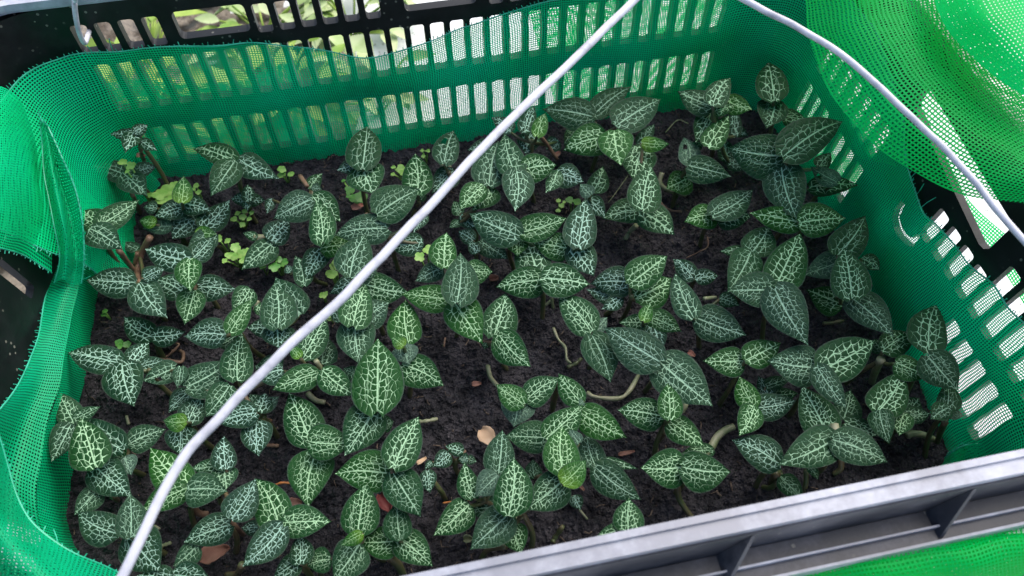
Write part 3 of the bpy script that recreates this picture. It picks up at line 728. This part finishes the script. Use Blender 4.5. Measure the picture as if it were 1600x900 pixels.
P_('three-leaf plant over bare soil with shrivelled brown leaf at right, centre', .09, 'J 500 740 480 790 60 g -.03; J 550 690 632 398 225 G; J 590 695 800 905 205 G .005; ', [('r','J 460 730 .08;J 530 740 .08', .003),('r','J 700 700 .03;J 740 740 .02;J 730 850 .01', .005)])
P_('plant with two facing pointed leaves beside curled brown scrap, centre right', .105, 'J 845 250 740 -25 225 g -.02; J 890 300 570 352 205 G; J 890 290 1215 332 228 G .01', [('p','J 950 400 .03;J 965 510 .0', .004),('p','J 950 450 .01;J 890 500 .0', .004)])
P_('plant with drooping dark leaf above pale bent twig, right of centre', .10, 'K 0 650 82 565 90 p -.02; J 1225 660 1002 403 215 g; J 1240 700 1365 1010 225 d .005')
P_('leafy pair under bright green leaf, centre right', .08, 'K 170 440 -60 370 110 b; K 180 430 50 505 100 B; K 240 318 -25 328 198 b .01')
P_('plant with lime leaf over a brown-spotted leaf, right of centre', .11, 'K 290 430 530 290 240 L -.02; K 245 330 502 138 205 L', [('r','K 250 400 .06;K 250 330 .10', .004)])
P_('low plant with lime bud tip above the largest grey pointed leaf', .075, 'K 350 605 172 605 112 g; K 390 580 460 812 150 b; K 390 565 602 662 148 G; K 340 585 388 465 90 y .015')
P_('big powdery grey leaf and big green leaf joined tip to base, right centre', .12, 'P 575 55 952 372 300 h; K 440 870 72 640 265 s .005')
P_('small two-leaf plant above the curled boat-shaped leaf, right centre', .07, 'K 690 295 550 158 122 b; K 708 290 862 274 104 B')
P_('plant with curled boat-shaped leaf beside broad slate leaf, right centre', .10, 'K 620 510 565 255 120 b; K 880 430 1010 480 100 g -.02; K 720 570 1052 688 232 s; K 690 560 565 262 165 h .02', [('p','K 765 435 .10;K 850 425 .09', .004)])
P_('overlapping leaf pair with tips meeting at left, below dark round leaf', .125, 'K 1040 100 880 102 82 G -.03; G 290 650 410 465 200 d -.02; K 1090 110 935 382 215 d; K 1265 370 943 376 230 h .01')
P_('very large veined leaf pair forming a vertical line in right half', .14, 'G 465 880 632 515 245 G; L 10 375 235 752 262 h .01', [('r','G 440 870 .13;G 470 880 .14', .006)])
P_('plant with cobwebbed folded grey leaf holding a pale seed husk, right side', .12, 'L 470 470 235 375 190 L -.05; L 480 165 208 265 172 p -.02; L 620 150 738 232 112 g -.03; L 545 430 835 697 220 h; G 900 660 1088 395 205 d; L 545 425 490 85 232 g .01', )
P_('powdery drooping leaf above two bright green leaves, right back', .135, 'G 635 440 285 372 165 L; G 635 440 942 410 225 l; G 500 45 610 412 255 s .01')
P_('low three-leaf plant beside the very large veined leaf, right back', .09, 'G 55 390 280 400 195 g; F 1110 385 905 432 172 L; G 20 385 292 212 185 d .01')
P_('largest dark oval leaves on tan stem near the right back corner', .16, 'E 1080 770 1160 670 100 d -.06; E 812 690 448 635 285 d; E 838 690 1245 448 250 d .01', [('p','E 800 690 .155;E 860 680 .155', .008)])
P_('dim upright plant in the shade at back right corner', .13, 'E 830 410 985 432 112 g -.02; E 770 300 712 492 190 d; E 765 295 722 32 190 d .01')
P_('pale folded leaf against the right net, below dark oval pair', .11, 'G 715 190 1038 178 135 g; G 885 150 708 48 115 p .02 o')
P_('tight cluster of many small pale-veined leaves at the back right', .12, 'E 440 720 395 560 105 b -.05; E 450 730 585 775 95 b -.05; E 490 545 480 355 80 b -.03; E 470 500 580 545 80 b -.05; E 320 395 215 592 150 G -.01; E 300 620 442 405 150 G; E 320 340 90 235 165 g; E 430 300 606 360 135 L; E 330 380 480 335 85 G; E 335 330 458 140 150 g .01', [('r','E 330 340 .12;E 355 325 .12', .006)])
P_('round-holed leaf beside smooth dark pointed leaf, back right', .095, 'E 190 640 260 600 70 g -.02; E 170 745 130 560 135 p 0 o; E 172 762 458 832 180 d .01', [('r','E 170 790 .06;E 172 850 .01', .004)])
P_('three broad leaves radiating below the back net, right of the wire', .12, 'D 270 500 188 618 100 g -.05; D 400 400 655 205 150 d; D 375 412 42 365 212 d; D 560 475 862 290 228 d; D 470 560 188 650 215 L; D 540 520 586 752 225 L .01', [('r','D 375 450 .08;D 410 400 .11', .007)])
P_('plant with small lime curled leaf at back centre right', .10, 'D 720 600 820 470 90 s -.03; F 585 350 325 408 172 G -.03; F 600 360 822 522 195 G -.03; D 735 640 680 865 225 G; F 600 340 662 40 212 g .01; D 740 600 925 606 100 y .01', [('p','D 730 630 .10;D 770 590 .10', .007),('p','F 560 460 .03;F 510 510 .01;F 480 560 .0', .006)])
P_('single heart leaf plant with pale bent stem, back right of centre', .055, 'F 920 130 775 200 175 L', [('p','F 740 90 .03;F 725 160 .02;F 780 210 .015;F 910 250 .01', .006)])
P_('small leaf trio with green bud, above the tall centre right leaf', .075, 'F 225 270 338 402 125 B; F 255 222 320 48 132 g; F 235 245 165 168 92 p .01')
P_('tall leaf over a heart leaf with strong white centre, centre right back', .10, 'J 1070 82 828 48 180 L; F 120 600 258 808 192 B; F 150 605 200 282 205 b .01', [('p','F 60 500 .03;F 75 430 .03', .006)])
P_('yellow-tipped narrow leaf plant crossed by wire near the back net', .13, 'C 800 110 668 15 110 b -.01; C 900 115 965 -65 112 b; C 1130 180 1050 240 105 b -.06; C 988 140 1045 -15 100 y .01', [('r','C 1000 140 .13;C 1060 210 .08;C 1130 310 .05', .005)])
P_('five-leaf rosette right of wire behind the centre, pale dense veins', .12, 'C 640 200 500 245 95 b -.03; C 940 130 910 275 150 b -.01; F 0 90 185 150 165 b -.02; C 1130 400 1050 542 105 g -.01; C 885 382 1118 350 192 G; C 830 400 758 128 182 h; C 842 395 832 662 202 h .01')
P_('plant with lime cupped leaf and scorched brown hole, right of wire', .10, 'C 440 695 400 603 82 g -.04; C 455 710 562 792 82 B -.04; C 440 752 372 790 62 g -.05; C 640 505 545 668 220 G; C 650 485 712 188 220 h; C 605 500 448 658 155 L .01')
P_('plant with broad slate leaf pointing left toward the wire, centre back', .105, 'J 460 30 640 150 150 h -.03; C 850 850 850 985 160 l -.01; C 868 825 1188 722 185 G; C 850 840 520 695 225 h .01')
P_('two leaf tips poking out between wire and centre rosette', .07, 'J 400 20 300 -40 100 b; J 430 110 370 30 85 b')
P_('pointed green leaf plant with tiny leaf, left of wire near back net', .085, 'C 150 590 205 535 70 g -.02; C 148 552 128 272 190 G')
P_('upright leaf with small dark hole and dry petiole near back net', .10, 'C 395 395 250 545 155 b -.02; C 335 332 402 112 162 d 0 o', [('p','C 310 355 .06;C 380 370 .06', .007)])
P_('wide dark green leaf with two pale leaves below, left of upper wire', .11, 'C 195 700 120 822 90 b -.03; I 1300 40 1065 60 155 B -.03; I 600 80 835 60 150 L -.02; B 1090 800 738 842 195 h; C -130 690 152 520 245 d .01', [('r','B 950 700 .10;B 1000 750 .10', .006)])
P_('tall oval leaf standing before the back net, left half', .13, 'B 870 350 752 385 95 b; B 930 368 1012 552 245 G; B 930 368 960 80 215 d .005')
P_('trio of broad leaves hugging the back net at left', .12, 'A 1190 330 910 240 150 g; B 70 312 335 440 168 b; A 1195 330 1035 562 178 d .01')
P_('tiny four-leaf silver cross plant between clover patches, back left', .05, 'B 120 600 5 590 85 B; B 125 600 242 598 85 B; B 122 602 120 668 65 B; B 122 605 120 488 82 B')
P_('plant with brownish blotched leaf behind narrow upright leaf, back left', .10, 'B 290 590 258 690 65 b -.04; B 560 515 645 410 90 g -.02; B 575 510 640 520 70 s -.02; B 580 570 770 740 200 g; B 560 595 310 722 205 h; B 650 882 602 605 170 G .01', [('r','B 490 430 .07;B 540 500 .08', .006)])
P_('sprawling low plant with pale stub right of bright clover rosette', .06, 'B 180 862 88 828 60 g; I 250 50 40 225 165 g; B 290 880 416 735 165 B', [('p','B 170 860 .05;B 240 860 .05', .008)])
P_('small two-leaf plant over bare soil just left of wire', .075, 'I 370 250 350 200 60 b; I 470 335 410 135 120 h; I 600 98 485 302 155 B; I 600 90 740 60 140 L', )
P_('stacked leaf plant with dark pointed leaf above round leaf, left of wire', .10, 'I 180 540 135 445 70 g -.03; I 280 640 75 635 130 B -.02; I 440 540 270 285 205 s -.02; I 285 640 292 778 200 b; I 288 632 262 328 222 d .01')
P_('round-leaved small plant at the bottom edge, left of centre', .08, 'T 790 782 630 825 158 g; T 570 790 398 905 145 b; T 580 810 570 608 148 B', [('g','T 580 800 .06;T 640 880 .03;T 680 930 .0', .006)])
P_('lime green leaf trio with brown dry stalk behind, bottom left centre', .095, 'T 280 550 170 560 95 B -.03; T 432 545 265 218 222 L; T 470 525 792 516 205 G; T 450 560 180 826 215 b .01', [('g','T 170 820 .06;T 140 880 .02;T 60 890 .01', .006)])
P_('plant with two-tone curled bud, two upright leaves, bottom centre left', .10, 'T 990 680 820 925 240 g; T 985 592 1040 248 240 G; T 1010 605 868 682 90 y .01')
P_('large leaf trio beside red dead leaf, lower centre', .12, 'T 1195 180 834 180 262 G -.01; U 65 180 252 472 240 d; U 70 130 242 -215 235 G .01', [('r','U 70 130 .11;U 65 180 .12', .006)])
P_('three-leaf plant on thick green stem at the bottom centre', .09, 'T 1270 650 998 660 205 G; U 110 640 338 828 202 G; U 115 640 95 383 178 d .01', [('g','T 1190 750 .05;T 1270 820 .03;T 1310 900 .01', .008)])
P_('tiny round-leaved runner with bold white grids, lower centre', .045, 'U 335 100 288 148 52 B; O 500 752 560 770 62 h; O 500 752 432 755 72 B; O 460 700 342 662 85 B; U 455 45 348 130 112 B', [('r','O 480 690 .03;O 410 780 .02;O 340 800 .02', .0035)])
P_('single small round leaf with bold white grid beside dark heart leaf', .07, 'U 305 165 322 312 108 B')
P_('plant with hazy pale leaf beside narrow upright leaf, bottom centre', .085, 'U 830 420 600 440 170 d -.02; U 592 405 352 612 195 G; U 630 342 568 103 145 G; U 795 195 652 338 170 p .01')
P_('upright bright leaf rising between slate and green leaves, bottom centre', .11, 'U 900 550 965 742 172 G -.03; U 880 460 612 706 235 s; U 1250 235 998 432 235 g; U 878 462 910 73 245 G .01', [('p','U 890 520 .05;U 970 470 .04', .008),('g','U 860 690 .04;U 740 710 .02;U 680 780 .0', .006)])
P_('yellowish curled leaf beside bright upright leaf, lower centre right', .12, 'U 1060 205 1050 80 110 d -.06; O 1060 600 1302 375 205 L; V 290 185 225 95 95 p; V 180 400 172 78 235 L; V 180 472 335 312 160 y .01')
P_('slate leaf standing over the pale tan fallen leaf, lower centre', .10, 'O 715 850 742 553 192 d')
P_('plant with two-leaf lime centre and powdery heart leaf, right of bare soil', .09, 'O 850 338 822 522 212 p; O 920 330 1142 183 175 G; O 890 362 703 230 160 L .01', [('p','O 640 100 .01;O 660 180 .02;O 710 240 .05', .005)])
P_('smooth dark oval leaf pointing left beneath the powdery heart, centre', .08, 'O 1045 600 768 590 205 d')
P_('small leaf and large bright leaf with round pale bud between', .10, 'O 1290 345 1140 153 150 G; P 35 425 348 597 205 L; O 1310 345 1280 370 50 p', [('g','O 1140 220 .08;O 1110 320 .04;O 1090 420 .0', .007)])
P_('grey net-veined pair with pointed tail leaf, lower centre right', .075, 'V 410 355 345 125 165 s; V 480 310 700 370 60 g -.01; V 418 368 718 582 205 s', )
P_('tiniest rolled leaf with white root on bare soil, bottom right centre', .03, 'V 250 565 300 660 90 B', [('p','V 295 660 .015;V 350 725 .008', .0025)])
P_('two leaves cut off by the front rim, bottom centre right', .10, 'V 600 790 418 846 95 G; V 640 810 642 583 192 G')
P_('leaf trio with curled lime leaf on curved pale stem, right of centre', .09, 'P 660 488 897 656 175 G; P 598 450 300 408 205 G; P 660 466 643 222 160 L .02', [('p','P 740 420 .02;P 770 370 .03;P 755 325 .03', .006),('g','P 630 560 .04;P 580 620 .01;P 550 660 .0', .006)])
P_('flat symmetrical leaf pair above a segmented stem, lower right centre', .085, 'V 1230 240 1015 262 100 g -.03; V 1022 355 730 362 245 G; V 1025 358 1352 388 245 g', [('g','V 980 470 .04;V 990 570 .02;V 1030 640 .01;V 1085 715 .0', .006),('p','P 945 680 .02;P 990 600 .02;P 1050 550 .02;P 1110 525 .02', .008)])
P_('two-leaf plant whose tips point left above bare soil, right half', .10, 'Q 270 60 0 62 195 G; K 1060 865 1298 748 185 G .005; Q 245 160 190 185 50 b -.05', [('g','Q 300 60 .09;Q 240 130 .06;Q 230 190 .0', .006)])
P_('clustered plant with dark young bud, right of lower centre', .08, 'Q 480 300 660 290 100 d -.02; Q 455 320 380 172 105 b -.01; Q 440 240 605 188 88 d -.01; Q 380 392 645 342 172 b; Q 350 375 252 173 150 L; Q 352 390 250 582 160 G .01')
P_('large slate leaf trio with twisted leaf hanging down, right half', .125, 'Q 790 108 453 60 265 h; Q 850 115 1200 -80 255 g; Q 800 110 1000 392 155 h .01', )
P_('small leaves half hidden beneath the twisted hanging leaf, right', .07, 'Q 980 470 1030 268 170 d; Q 1000 502 1220 582 152 g')
P_('widest spread dark leaf pair with upright green leaf, lower right', .12, 'Q 860 572 688 243 235 G -.01; Q 930 602 525 788 240 d; Q 918 620 1282 772 232 h .005', [('p','Q 930 610 .11;Q 915 510 .11', .010),('g','Q 960 740 .03;Q 960 820 .02;Q 910 860 .01', .006)])
P_('slate pointed leaf on the lower right with tip at upper left', .095, 'Q 525 785 205 622 215 b', [('g','Q 510 850 .05;Q 470 930 .0', .008)])
P_('tiny leaf hanging below the widest dark leaf pair', .05, 'Q 740 808 802 898 62 g')
P_('smallest oval leaf plant beside the front rim at lower right', .05, 'S 5130 210 5285 365 130 G', [('g','S 5135 195 .03;S 5110 110 .01', .004)])
P_('upright green leaf above a drooping dull leaf, right side', .11, 'R 640 412 807 128 225 G; R 650 415 717 642 152 d .005')
P_('small pale-veined leaf pair beside pale jointed stem, right', .085, 'R 840 430 925 325 130 g; R 830 442 1007 432 112 g; R 820 430 790 582 140 G .005', [('p','R 840 590 .03;R 870 575 .03;R 950 580 .02;R 1020 610 .01;R 1060 630 .01', .007)])
P_('rightmost small dark plant against the slotted right net', .11, 'R 1140 430 1240 450 75 p; R 1120 405 1122 213 135 d; R 1130 392 1012 472 125 d .005', [('g','R 1110 490 .09;R 1075 570 .04;R 1055 635 .01', .006)])
P_('tall upright leaf with very dark drooping leaf beside right slots', .13, 'L 1090 805 1137 478 222 g; L 1085 845 1290 1075 225 d .005')
P_('light green leaf pair on a slanting stem near the right net', .10, 'L 760 805 700 720 95 d -.02; L 765 800 982 678 165 g; R 768 78 993 170 175 L .005', [('p','R 660 50 .09;R 620 130 .05;R 590 220 .0', .008)])
#END

# ------------------------------------------------------------------ seedlings, dry leaves, twigs
sr_ = random.Random(5)
def lobed(mb, c, r, ang, lobes=3, tilt=.2):
    n = 24; vv = [c]; t1 = Vector((math.cos(ang), math.sin(ang), tilt*sr_.uniform(-1, 1))).normalized(); nz = Vector((sr_.uniform(-.2, .2), sr_.uniform(-.35, .05), 1)).normalized()
    t2 = nz.cross(t1).normalized()
    for k in range(n):
        a = 2*math.pi*k/n; rr = r*(.72+.28*abs(math.cos(lobes*a/2))**.6)*(1+.05*sr_.uniform(-1, 1))
        vv.append(c+(t1*math.cos(a)+t2*math.sin(a))*rr+nz*(.12*r*math.cos(2*a)))
    mb.add(vv, [(0, 1+k, 1+(k+1) % n) for k in range(n)])
def seedling(label, tile, x, y, z, spots, m=None):
    cx_, cy_ = tpx(tile, x, y); c0 = at(cx_, cy_, z); foot = Vector((c0.x, c0.y, 0))
    t = thing('clover_seedling', tuple(foot), label, 'seedling', 'small bright green seedlings on the soil')
    sb = MB()
    for dx, dy, r in spots:
        p = at(cx_+dx/4.5, cy_+dy/4.5, z+sr_.uniform(-.006, .006)); b = MB(); lobed(b, p, r/4.5/F_PX*1.22, sr_.uniform(0, 6), sr_.choice((3, 4, 5)))
        b.build('leaf', m or M_SEED, t, True, org=p)
        sb.tube([foot, foot.lerp(p, .6)+Vector((0, 0, .004)), p-Vector((0, 0, .001))], .0014, 5)
    sb.build('stem', M_SEED, t, True, org=foot)
seedling('pale clover growing over slate leaves near back left corner', 'A', 440, 350, .12, [(-30,-20,34),(30,5,36),(5,45,20)])
seedling('largest pale lime lobed seedling patch beside upright lime leaf', 'A', 715, 545, .06, [(-40,10,55),(20,-10,60),(-30,50,45),(40,40,48),(-110,15,22),(60,-50,40)])
seedling('small three-leaf seedling right of the upright lime leaf', 'A', 930, 520, .04, [(0,-25,24),(15,20,24),(-20,0,18)])
seedling('two-lobed bright seedling below the back net, left half', 'B', 380, 405, .03, [(-20,-25,34),(-22,12,34),(45,10,28)])
seedling('deep green seedling above a pink dead leaf', 'B', 880, 555, .035, [(-40,-30,40),(40,20,50),(0,30,50),(-50,15,20),(-85,-95,18)], M_SEEDB)
seedling('fan-shaped lime seedling between two pointed leaves, back', 'C', 40, 375, .04, [(-10,0,38),(0,25,30),(170,10,28),(-65,-10,20),(-68,40,18)])
seedling('tiny three-disc seedling at the foot of the back net', 'C', 200, 258, .03, [(-22,-10,17),(18,-8,20),(-14,30,17)])
seedling('bright clover rosette on soil left of centre', 'H', 1245, 118, .045, [(-35,10,34),(5,-45,36),(50,0,38),(0,20,32),(-70,50,22),(85,-10,34),(60,45,30)])
seedling('two bright round leaflets above the clover rosette', 'H', 1155, 18, .05, [(-25,-5,30),(40,10,26)])
seedling('flat lobed pale green seedling beside clover rosette', 'I', 165, 178, .04, [(0,-5,44),(15,25,28),(78,-35,24)])
seedling('bluish green double seedling right of the clover rosette', 'I', 285, 195, .04, [(-20,15,40),(45,-15,34),(10,-35,26)], M_SEEDB)
seedling('bright lobed seedling just left of the wire', 'I', 665, 262, .05, [(0,0,44),(50,-75,48),(15,-55,30)])
seedling('vivid green pair of leaves right of the wire, upper middle', 'J', 60, 105, .07, [(-35,35,36),(30,-15,42)])
seedling('tiny seedling peeking out left of the wire middle', 'I', 605, 410, .03, [(0,0,28),(20,-12,18)])
seedling('small seedling half hidden beneath the wire middle', 'I', 650, 540, .03, [(0,0,36),(0,28,24)])
seedling('lone tiny seedling beside the left net', 'H', 332, 535, .02, [(0,-12,20),(-8,12,18)], M_SEEDB)
seedling('pair of dull round seedlings above long pointed leaf, left', 'H', 460, 750, .02, [(-28,-5,28),(28,5,26),(-20,18,22)], M_SEEDB)
seedling('low bushy seedling beneath the silver cross plant', 'B', 70, 725, .03, [(-45,5,26),(-20,-35,24),(15,-10,28),(30,-50,22),(80,-40,20),(15,45,24),(60,5,20)])
seedling('string of tiny lime leaflets in dark soil gap behind centre', 'F', 22, 315, .02, [(-10,-30,20),(12,5,22),(-12,40,20),(30,-20,14)])
seedling('two round dull green leaflets above tall centre right leaf', 'F', 115, 285, .04, [(-25,-5,32),(28,10,36)], M_SEEDB)
def dead_leaf(label, tile, x, y, ln, wd, ang, m, z=.015, curl=.25, name='fallen_leaf'):
    px, py = tpx(tile, x, y); c = at(px, py, z); k = 1/4.5/F_PX; ln *= k; wd *= k
    a = RAD(-ang)+RAD(11.2); ax = Vector((math.cos(a), math.sin(a), 0)); sd_ = Vector((-ax.y, ax.x, 0)); b = MB(); vv = []; nt_, nv_ = 10, 6
    for i in range(nt_+1):
        t = i/nt_; hw = wd/2*math.sin(math.pi*min(.98, max(.02, t))**.75)**.7*(1+.08*sr_.uniform(-1, 1))
        for j in range(nv_+1):
            v = -1+2*j/nv_; p = c + ax*(t-.5)*ln + sd_*v*hw + Vector((0, 0, curl*wd*v*v*.8+.06*ln*math.sin(5*t+v)))
            vv.append(p)
    b.add(vv, [(i*(nv_+1)+j, (i+1)*(nv_+1)+j, (i+1)*(nv_+1)+j+1, i*(nv_+1)+j+1) for i in range(nt_) for j in range(nv_)])
    o = b.build(name, m, None, True, org=c); md = o.modifiers.new('s', 'SOLIDIFY'); md.thickness = .0004
    tag(o, label, 'dead leaf', 'dead leaves lying on the soil')
dead_leaf('tan fallen leaf with brown curled top on bare soil, lower centre', 'O', 640, 605, 165, 120, 75, M_TAN, .03)
dead_leaf('brown dead leaf with small hole at bottom left', 'S', 1150, 742, 195, 125, 0, M_BROWN, .02)
dead_leaf('orange-brown dead leaf behind the lime leaf trio', 'T', 540, 388, 100, 70, 20, M_BROWN, .03)
dead_leaf('dark red dead leaf scrap in lower centre', 'T', 1180, 390, 150, 100, 80, M_RED, .02, .5)
dead_leaf('pink-red dead leaf under the deep green seedling', 'B', 900, 645, 120, 75, 0, M_PINK, .02)
dead_leaf('small reddish scrap above the two tips pointing left', 'P', 812, 15, 60, 50, 60, M_PINK, .012)
dead_leaf('flat red-brown sliver on soil at lower right centre', 'V', 625, 260, 125, 32, 8, M_BROWN, .012)
dead_leaf('curled brown scrap near the crate centre', 'J', 548, 305, 70, 60, 10, M_BROWN, .02, .9)
dead_leaf('tiny brown crumb leaf on open soil at centre', 'O', 560, 225, 70, 45, 15, M_BROWN, .012)
dead_leaf('small tan scrap left of tiny round-leaved runner', 'O', 175, 765, 80, 34, -15, M_TAN, .015)
dead_leaf('pinkish dry scrap behind the centre, right of wire', 'D', 140, 680, 80, 50, -35, M_PINK, .03)
dead_leaf('small reddish scrap beneath yellowish curled leaf', 'V', 310, 505, 50, 25, 70, M_BROWN, .012)
dead_leaf('rusty husk at base of tiniest net plant, back left', 'A', 540, 285, 75, 50, 20, M_BROWN, .08)
dead_leaf('grey shrivelled husk below slate leaf, bottom centre', 'U', 590, 645, 60, 50, 20, M_STEMP, .015, .8)
def twig(label, pts, r, m):
    P = []
    for q in pts.split(';'):
        q = q.split(); x, y = tpx(q[0], float(q[1]), float(q[2])); P.append(at(x, y, float(q[3]) if len(q) > 3 else .01))
    P = spline(P, 6); b = MB(); b.tube(P, lambda f: .55*r*(1+.18*math.sin(f*17)), 7); o = b.build('twig', m, None, True, org=P[0])
    tag(o, label, 'twig', 'loose twigs and stem stubs on the soil')
twig('long bent greenish stem stub under the large grey leaf', 'P 75 285;P 130 315;P 290 328;P 370 280;P 440 160', .006, M_STEMP)
twig('pale jointed twig pointing right on centre left soil', 'O 150 490 .02;O 210 485 .02;O 285 470 .015', .005, M_STEMP)
twig('short upright green stub beside the front rim', 'V 105 890;V 125 850;V 178 775 .03', .006, M_STEM)
twig('thin pale bent twig on soil right of centre', 'J 965 640;J 1000 720;J 1050 780;J 1060 860;J 1090 890', .004, M_STEMP)
twig('greenish twig end left of the dark drooping leaf', 'P -60 110;P 0 80;P 40 45', .005, M_STEM)
twig('thin orange dry stalk beside folded heart leaf', 'T 395 268 .03;T 450 245 .035;T 550 250 .035', .003, M_ORANGE)
twig('orange dry stalk reaching to narrow leaf, bottom centre', 'U 415 388 .02;U 500 375 .025;U 612 365 .03', .0025, M_ORANGE)
twig('small forked brown rootlet pair on left soil', 'H 745 855;H 790 825;H 850 765;H 835 750', .0035, M_STEMR)
twig('short pale stick on soil above bowed leaf, left', 'M 620 450;M 635 510', .004, M_STEMP)
twig('short tan stick in the bottom left soil', 'S 775 690;S 845 665', .0045, M_STEMP)
twig('pale chip of stem left of bottom wire', 'S 725 545;S 765 570', .003, M_STEMP)
twig('reddish stick beside the small bitten leaf plant', 'N 345 655;N 430 660', .005, M_STEMR)
twig('pale green pod-like stub on right soil', 'L 340 610;L 400 605;L 485 590', .005, M_STEM)
twig('thin white straw in soil left of the three-leaf star, back right', 'F 360 300;F 400 250;F 500 110', .0013, M_STEMP)
twig('grey twig right of the three-leaf star', 'F 720 290;F 790 350;F 880 365', .0035, M_STEMR)
twig('thin curved rootlet above the small two-leaf plant', 'K 640 150;K 720 110;K 790 70;K 790 0', .0018, M_STEMR)
twig('thin branching white rootlet by the back net', 'D 900 525;D 985 440;D 1060 465', .0016, M_STEMP)
twig('short pale stick on soil at the centre', 'J 195 775;J 205 710', .003, M_STEMR)

# ------------------------------------------------------------------ weeds outside, behind and left of the crate
wr = random.Random(9)
def weed(label, x, y, n, r, m, zz=.10, ln=.10):
    t = thing('weed', (x, y, GZ), label, 'weed', 'weeds growing outside the crate')
    sb = MB(); fb = MB()
    for k in range(n):
        a = wr.uniform(0, 6.28); d = r*wr.uniform(.15, 1)**.7; h = zz*wr.uniform(.3, 1); p = Vector((x+d*math.cos(a), y+d*math.sin(a), GZ+h))
        l_ = ln*wr.uniform(.6, 1.2); w_ = l_*wr.uniform(.35, .6); ax = Vector((math.cos(a+wr.uniform(-.9, .9)), math.sin(a+wr.uniform(-.9, .9)), wr.uniform(-.3, .4))).normalized()
        s2 = ax.cross(Vector((wr.uniform(-.4, .4), wr.uniform(-.4, .4), 1))).normalized(); up = s2.cross(ax); vv = []
        for i in range(7):
            tt = i/6; hw = w_/2*math.sin(math.pi*(tt*.96+.02)**.8)
            for v in (-1, 0, 1): vv.append(p+ax*l_*tt+s2*v*hw+up*(abs(v)*hw*.3-.15*l_*tt*tt))
        fb.add(vv, [(i*3+j, (i+1)*3+j, (i+1)*3+j+1, i*3+j+1) for i in range(6) for j in range(2)])
        sb.tube([(x, y, GZ-.01), (x+(p.x-x)*.5, y+(p.y-y)*.5, GZ+h*.7), p], .003, 5)
    fb.build('foliage', m, t, True, org=(x, y, GZ)); sb.build('stem', M_WEED, t, True, org=(x, y, GZ))
weed('yellow-green weed seen through the left carrying opening', -.33, 1.75, 26, .14, M_WEEDP)
weed('broad green weed seen right of the left carrying opening', -.10, 1.72, 30, .14, M_WEEDP, .14)
weed('low weed showing through the small slots at the back left corner', -.62, 1.72, 22, .16, M_WEED)
weed('dense weed glowing behind the left part of the back net', -.30, 1.42, 34, .17, M_WEED, .2)
weed('pale weed behind the middle of the back net', -.06, 1.42, 22, .10, M_WEEDP, .14, .08)
weed('weed behind the back net next to the corner', -.60, 1.40, 26, .15, M_WEED, .2)
weed('weed beyond the crate wall in the gap of the torn net', -.95, .98, 28, .16, M_WEED, .2)
weed('second weed left of the crate, lower in the torn gap', -.80, .78, 16, .10, M_WEEDP, .14)
weed('sparse weed farther back behind the crate', -.05, 2.05, 22, .16, M_WEEDP, .12)
weed('farthest weed at the top left beyond the crate', -.5, 2.1, 24, .18, M_WEED, .12)
for o in ORIGINS:
    if '_o' in o: del o['_o']
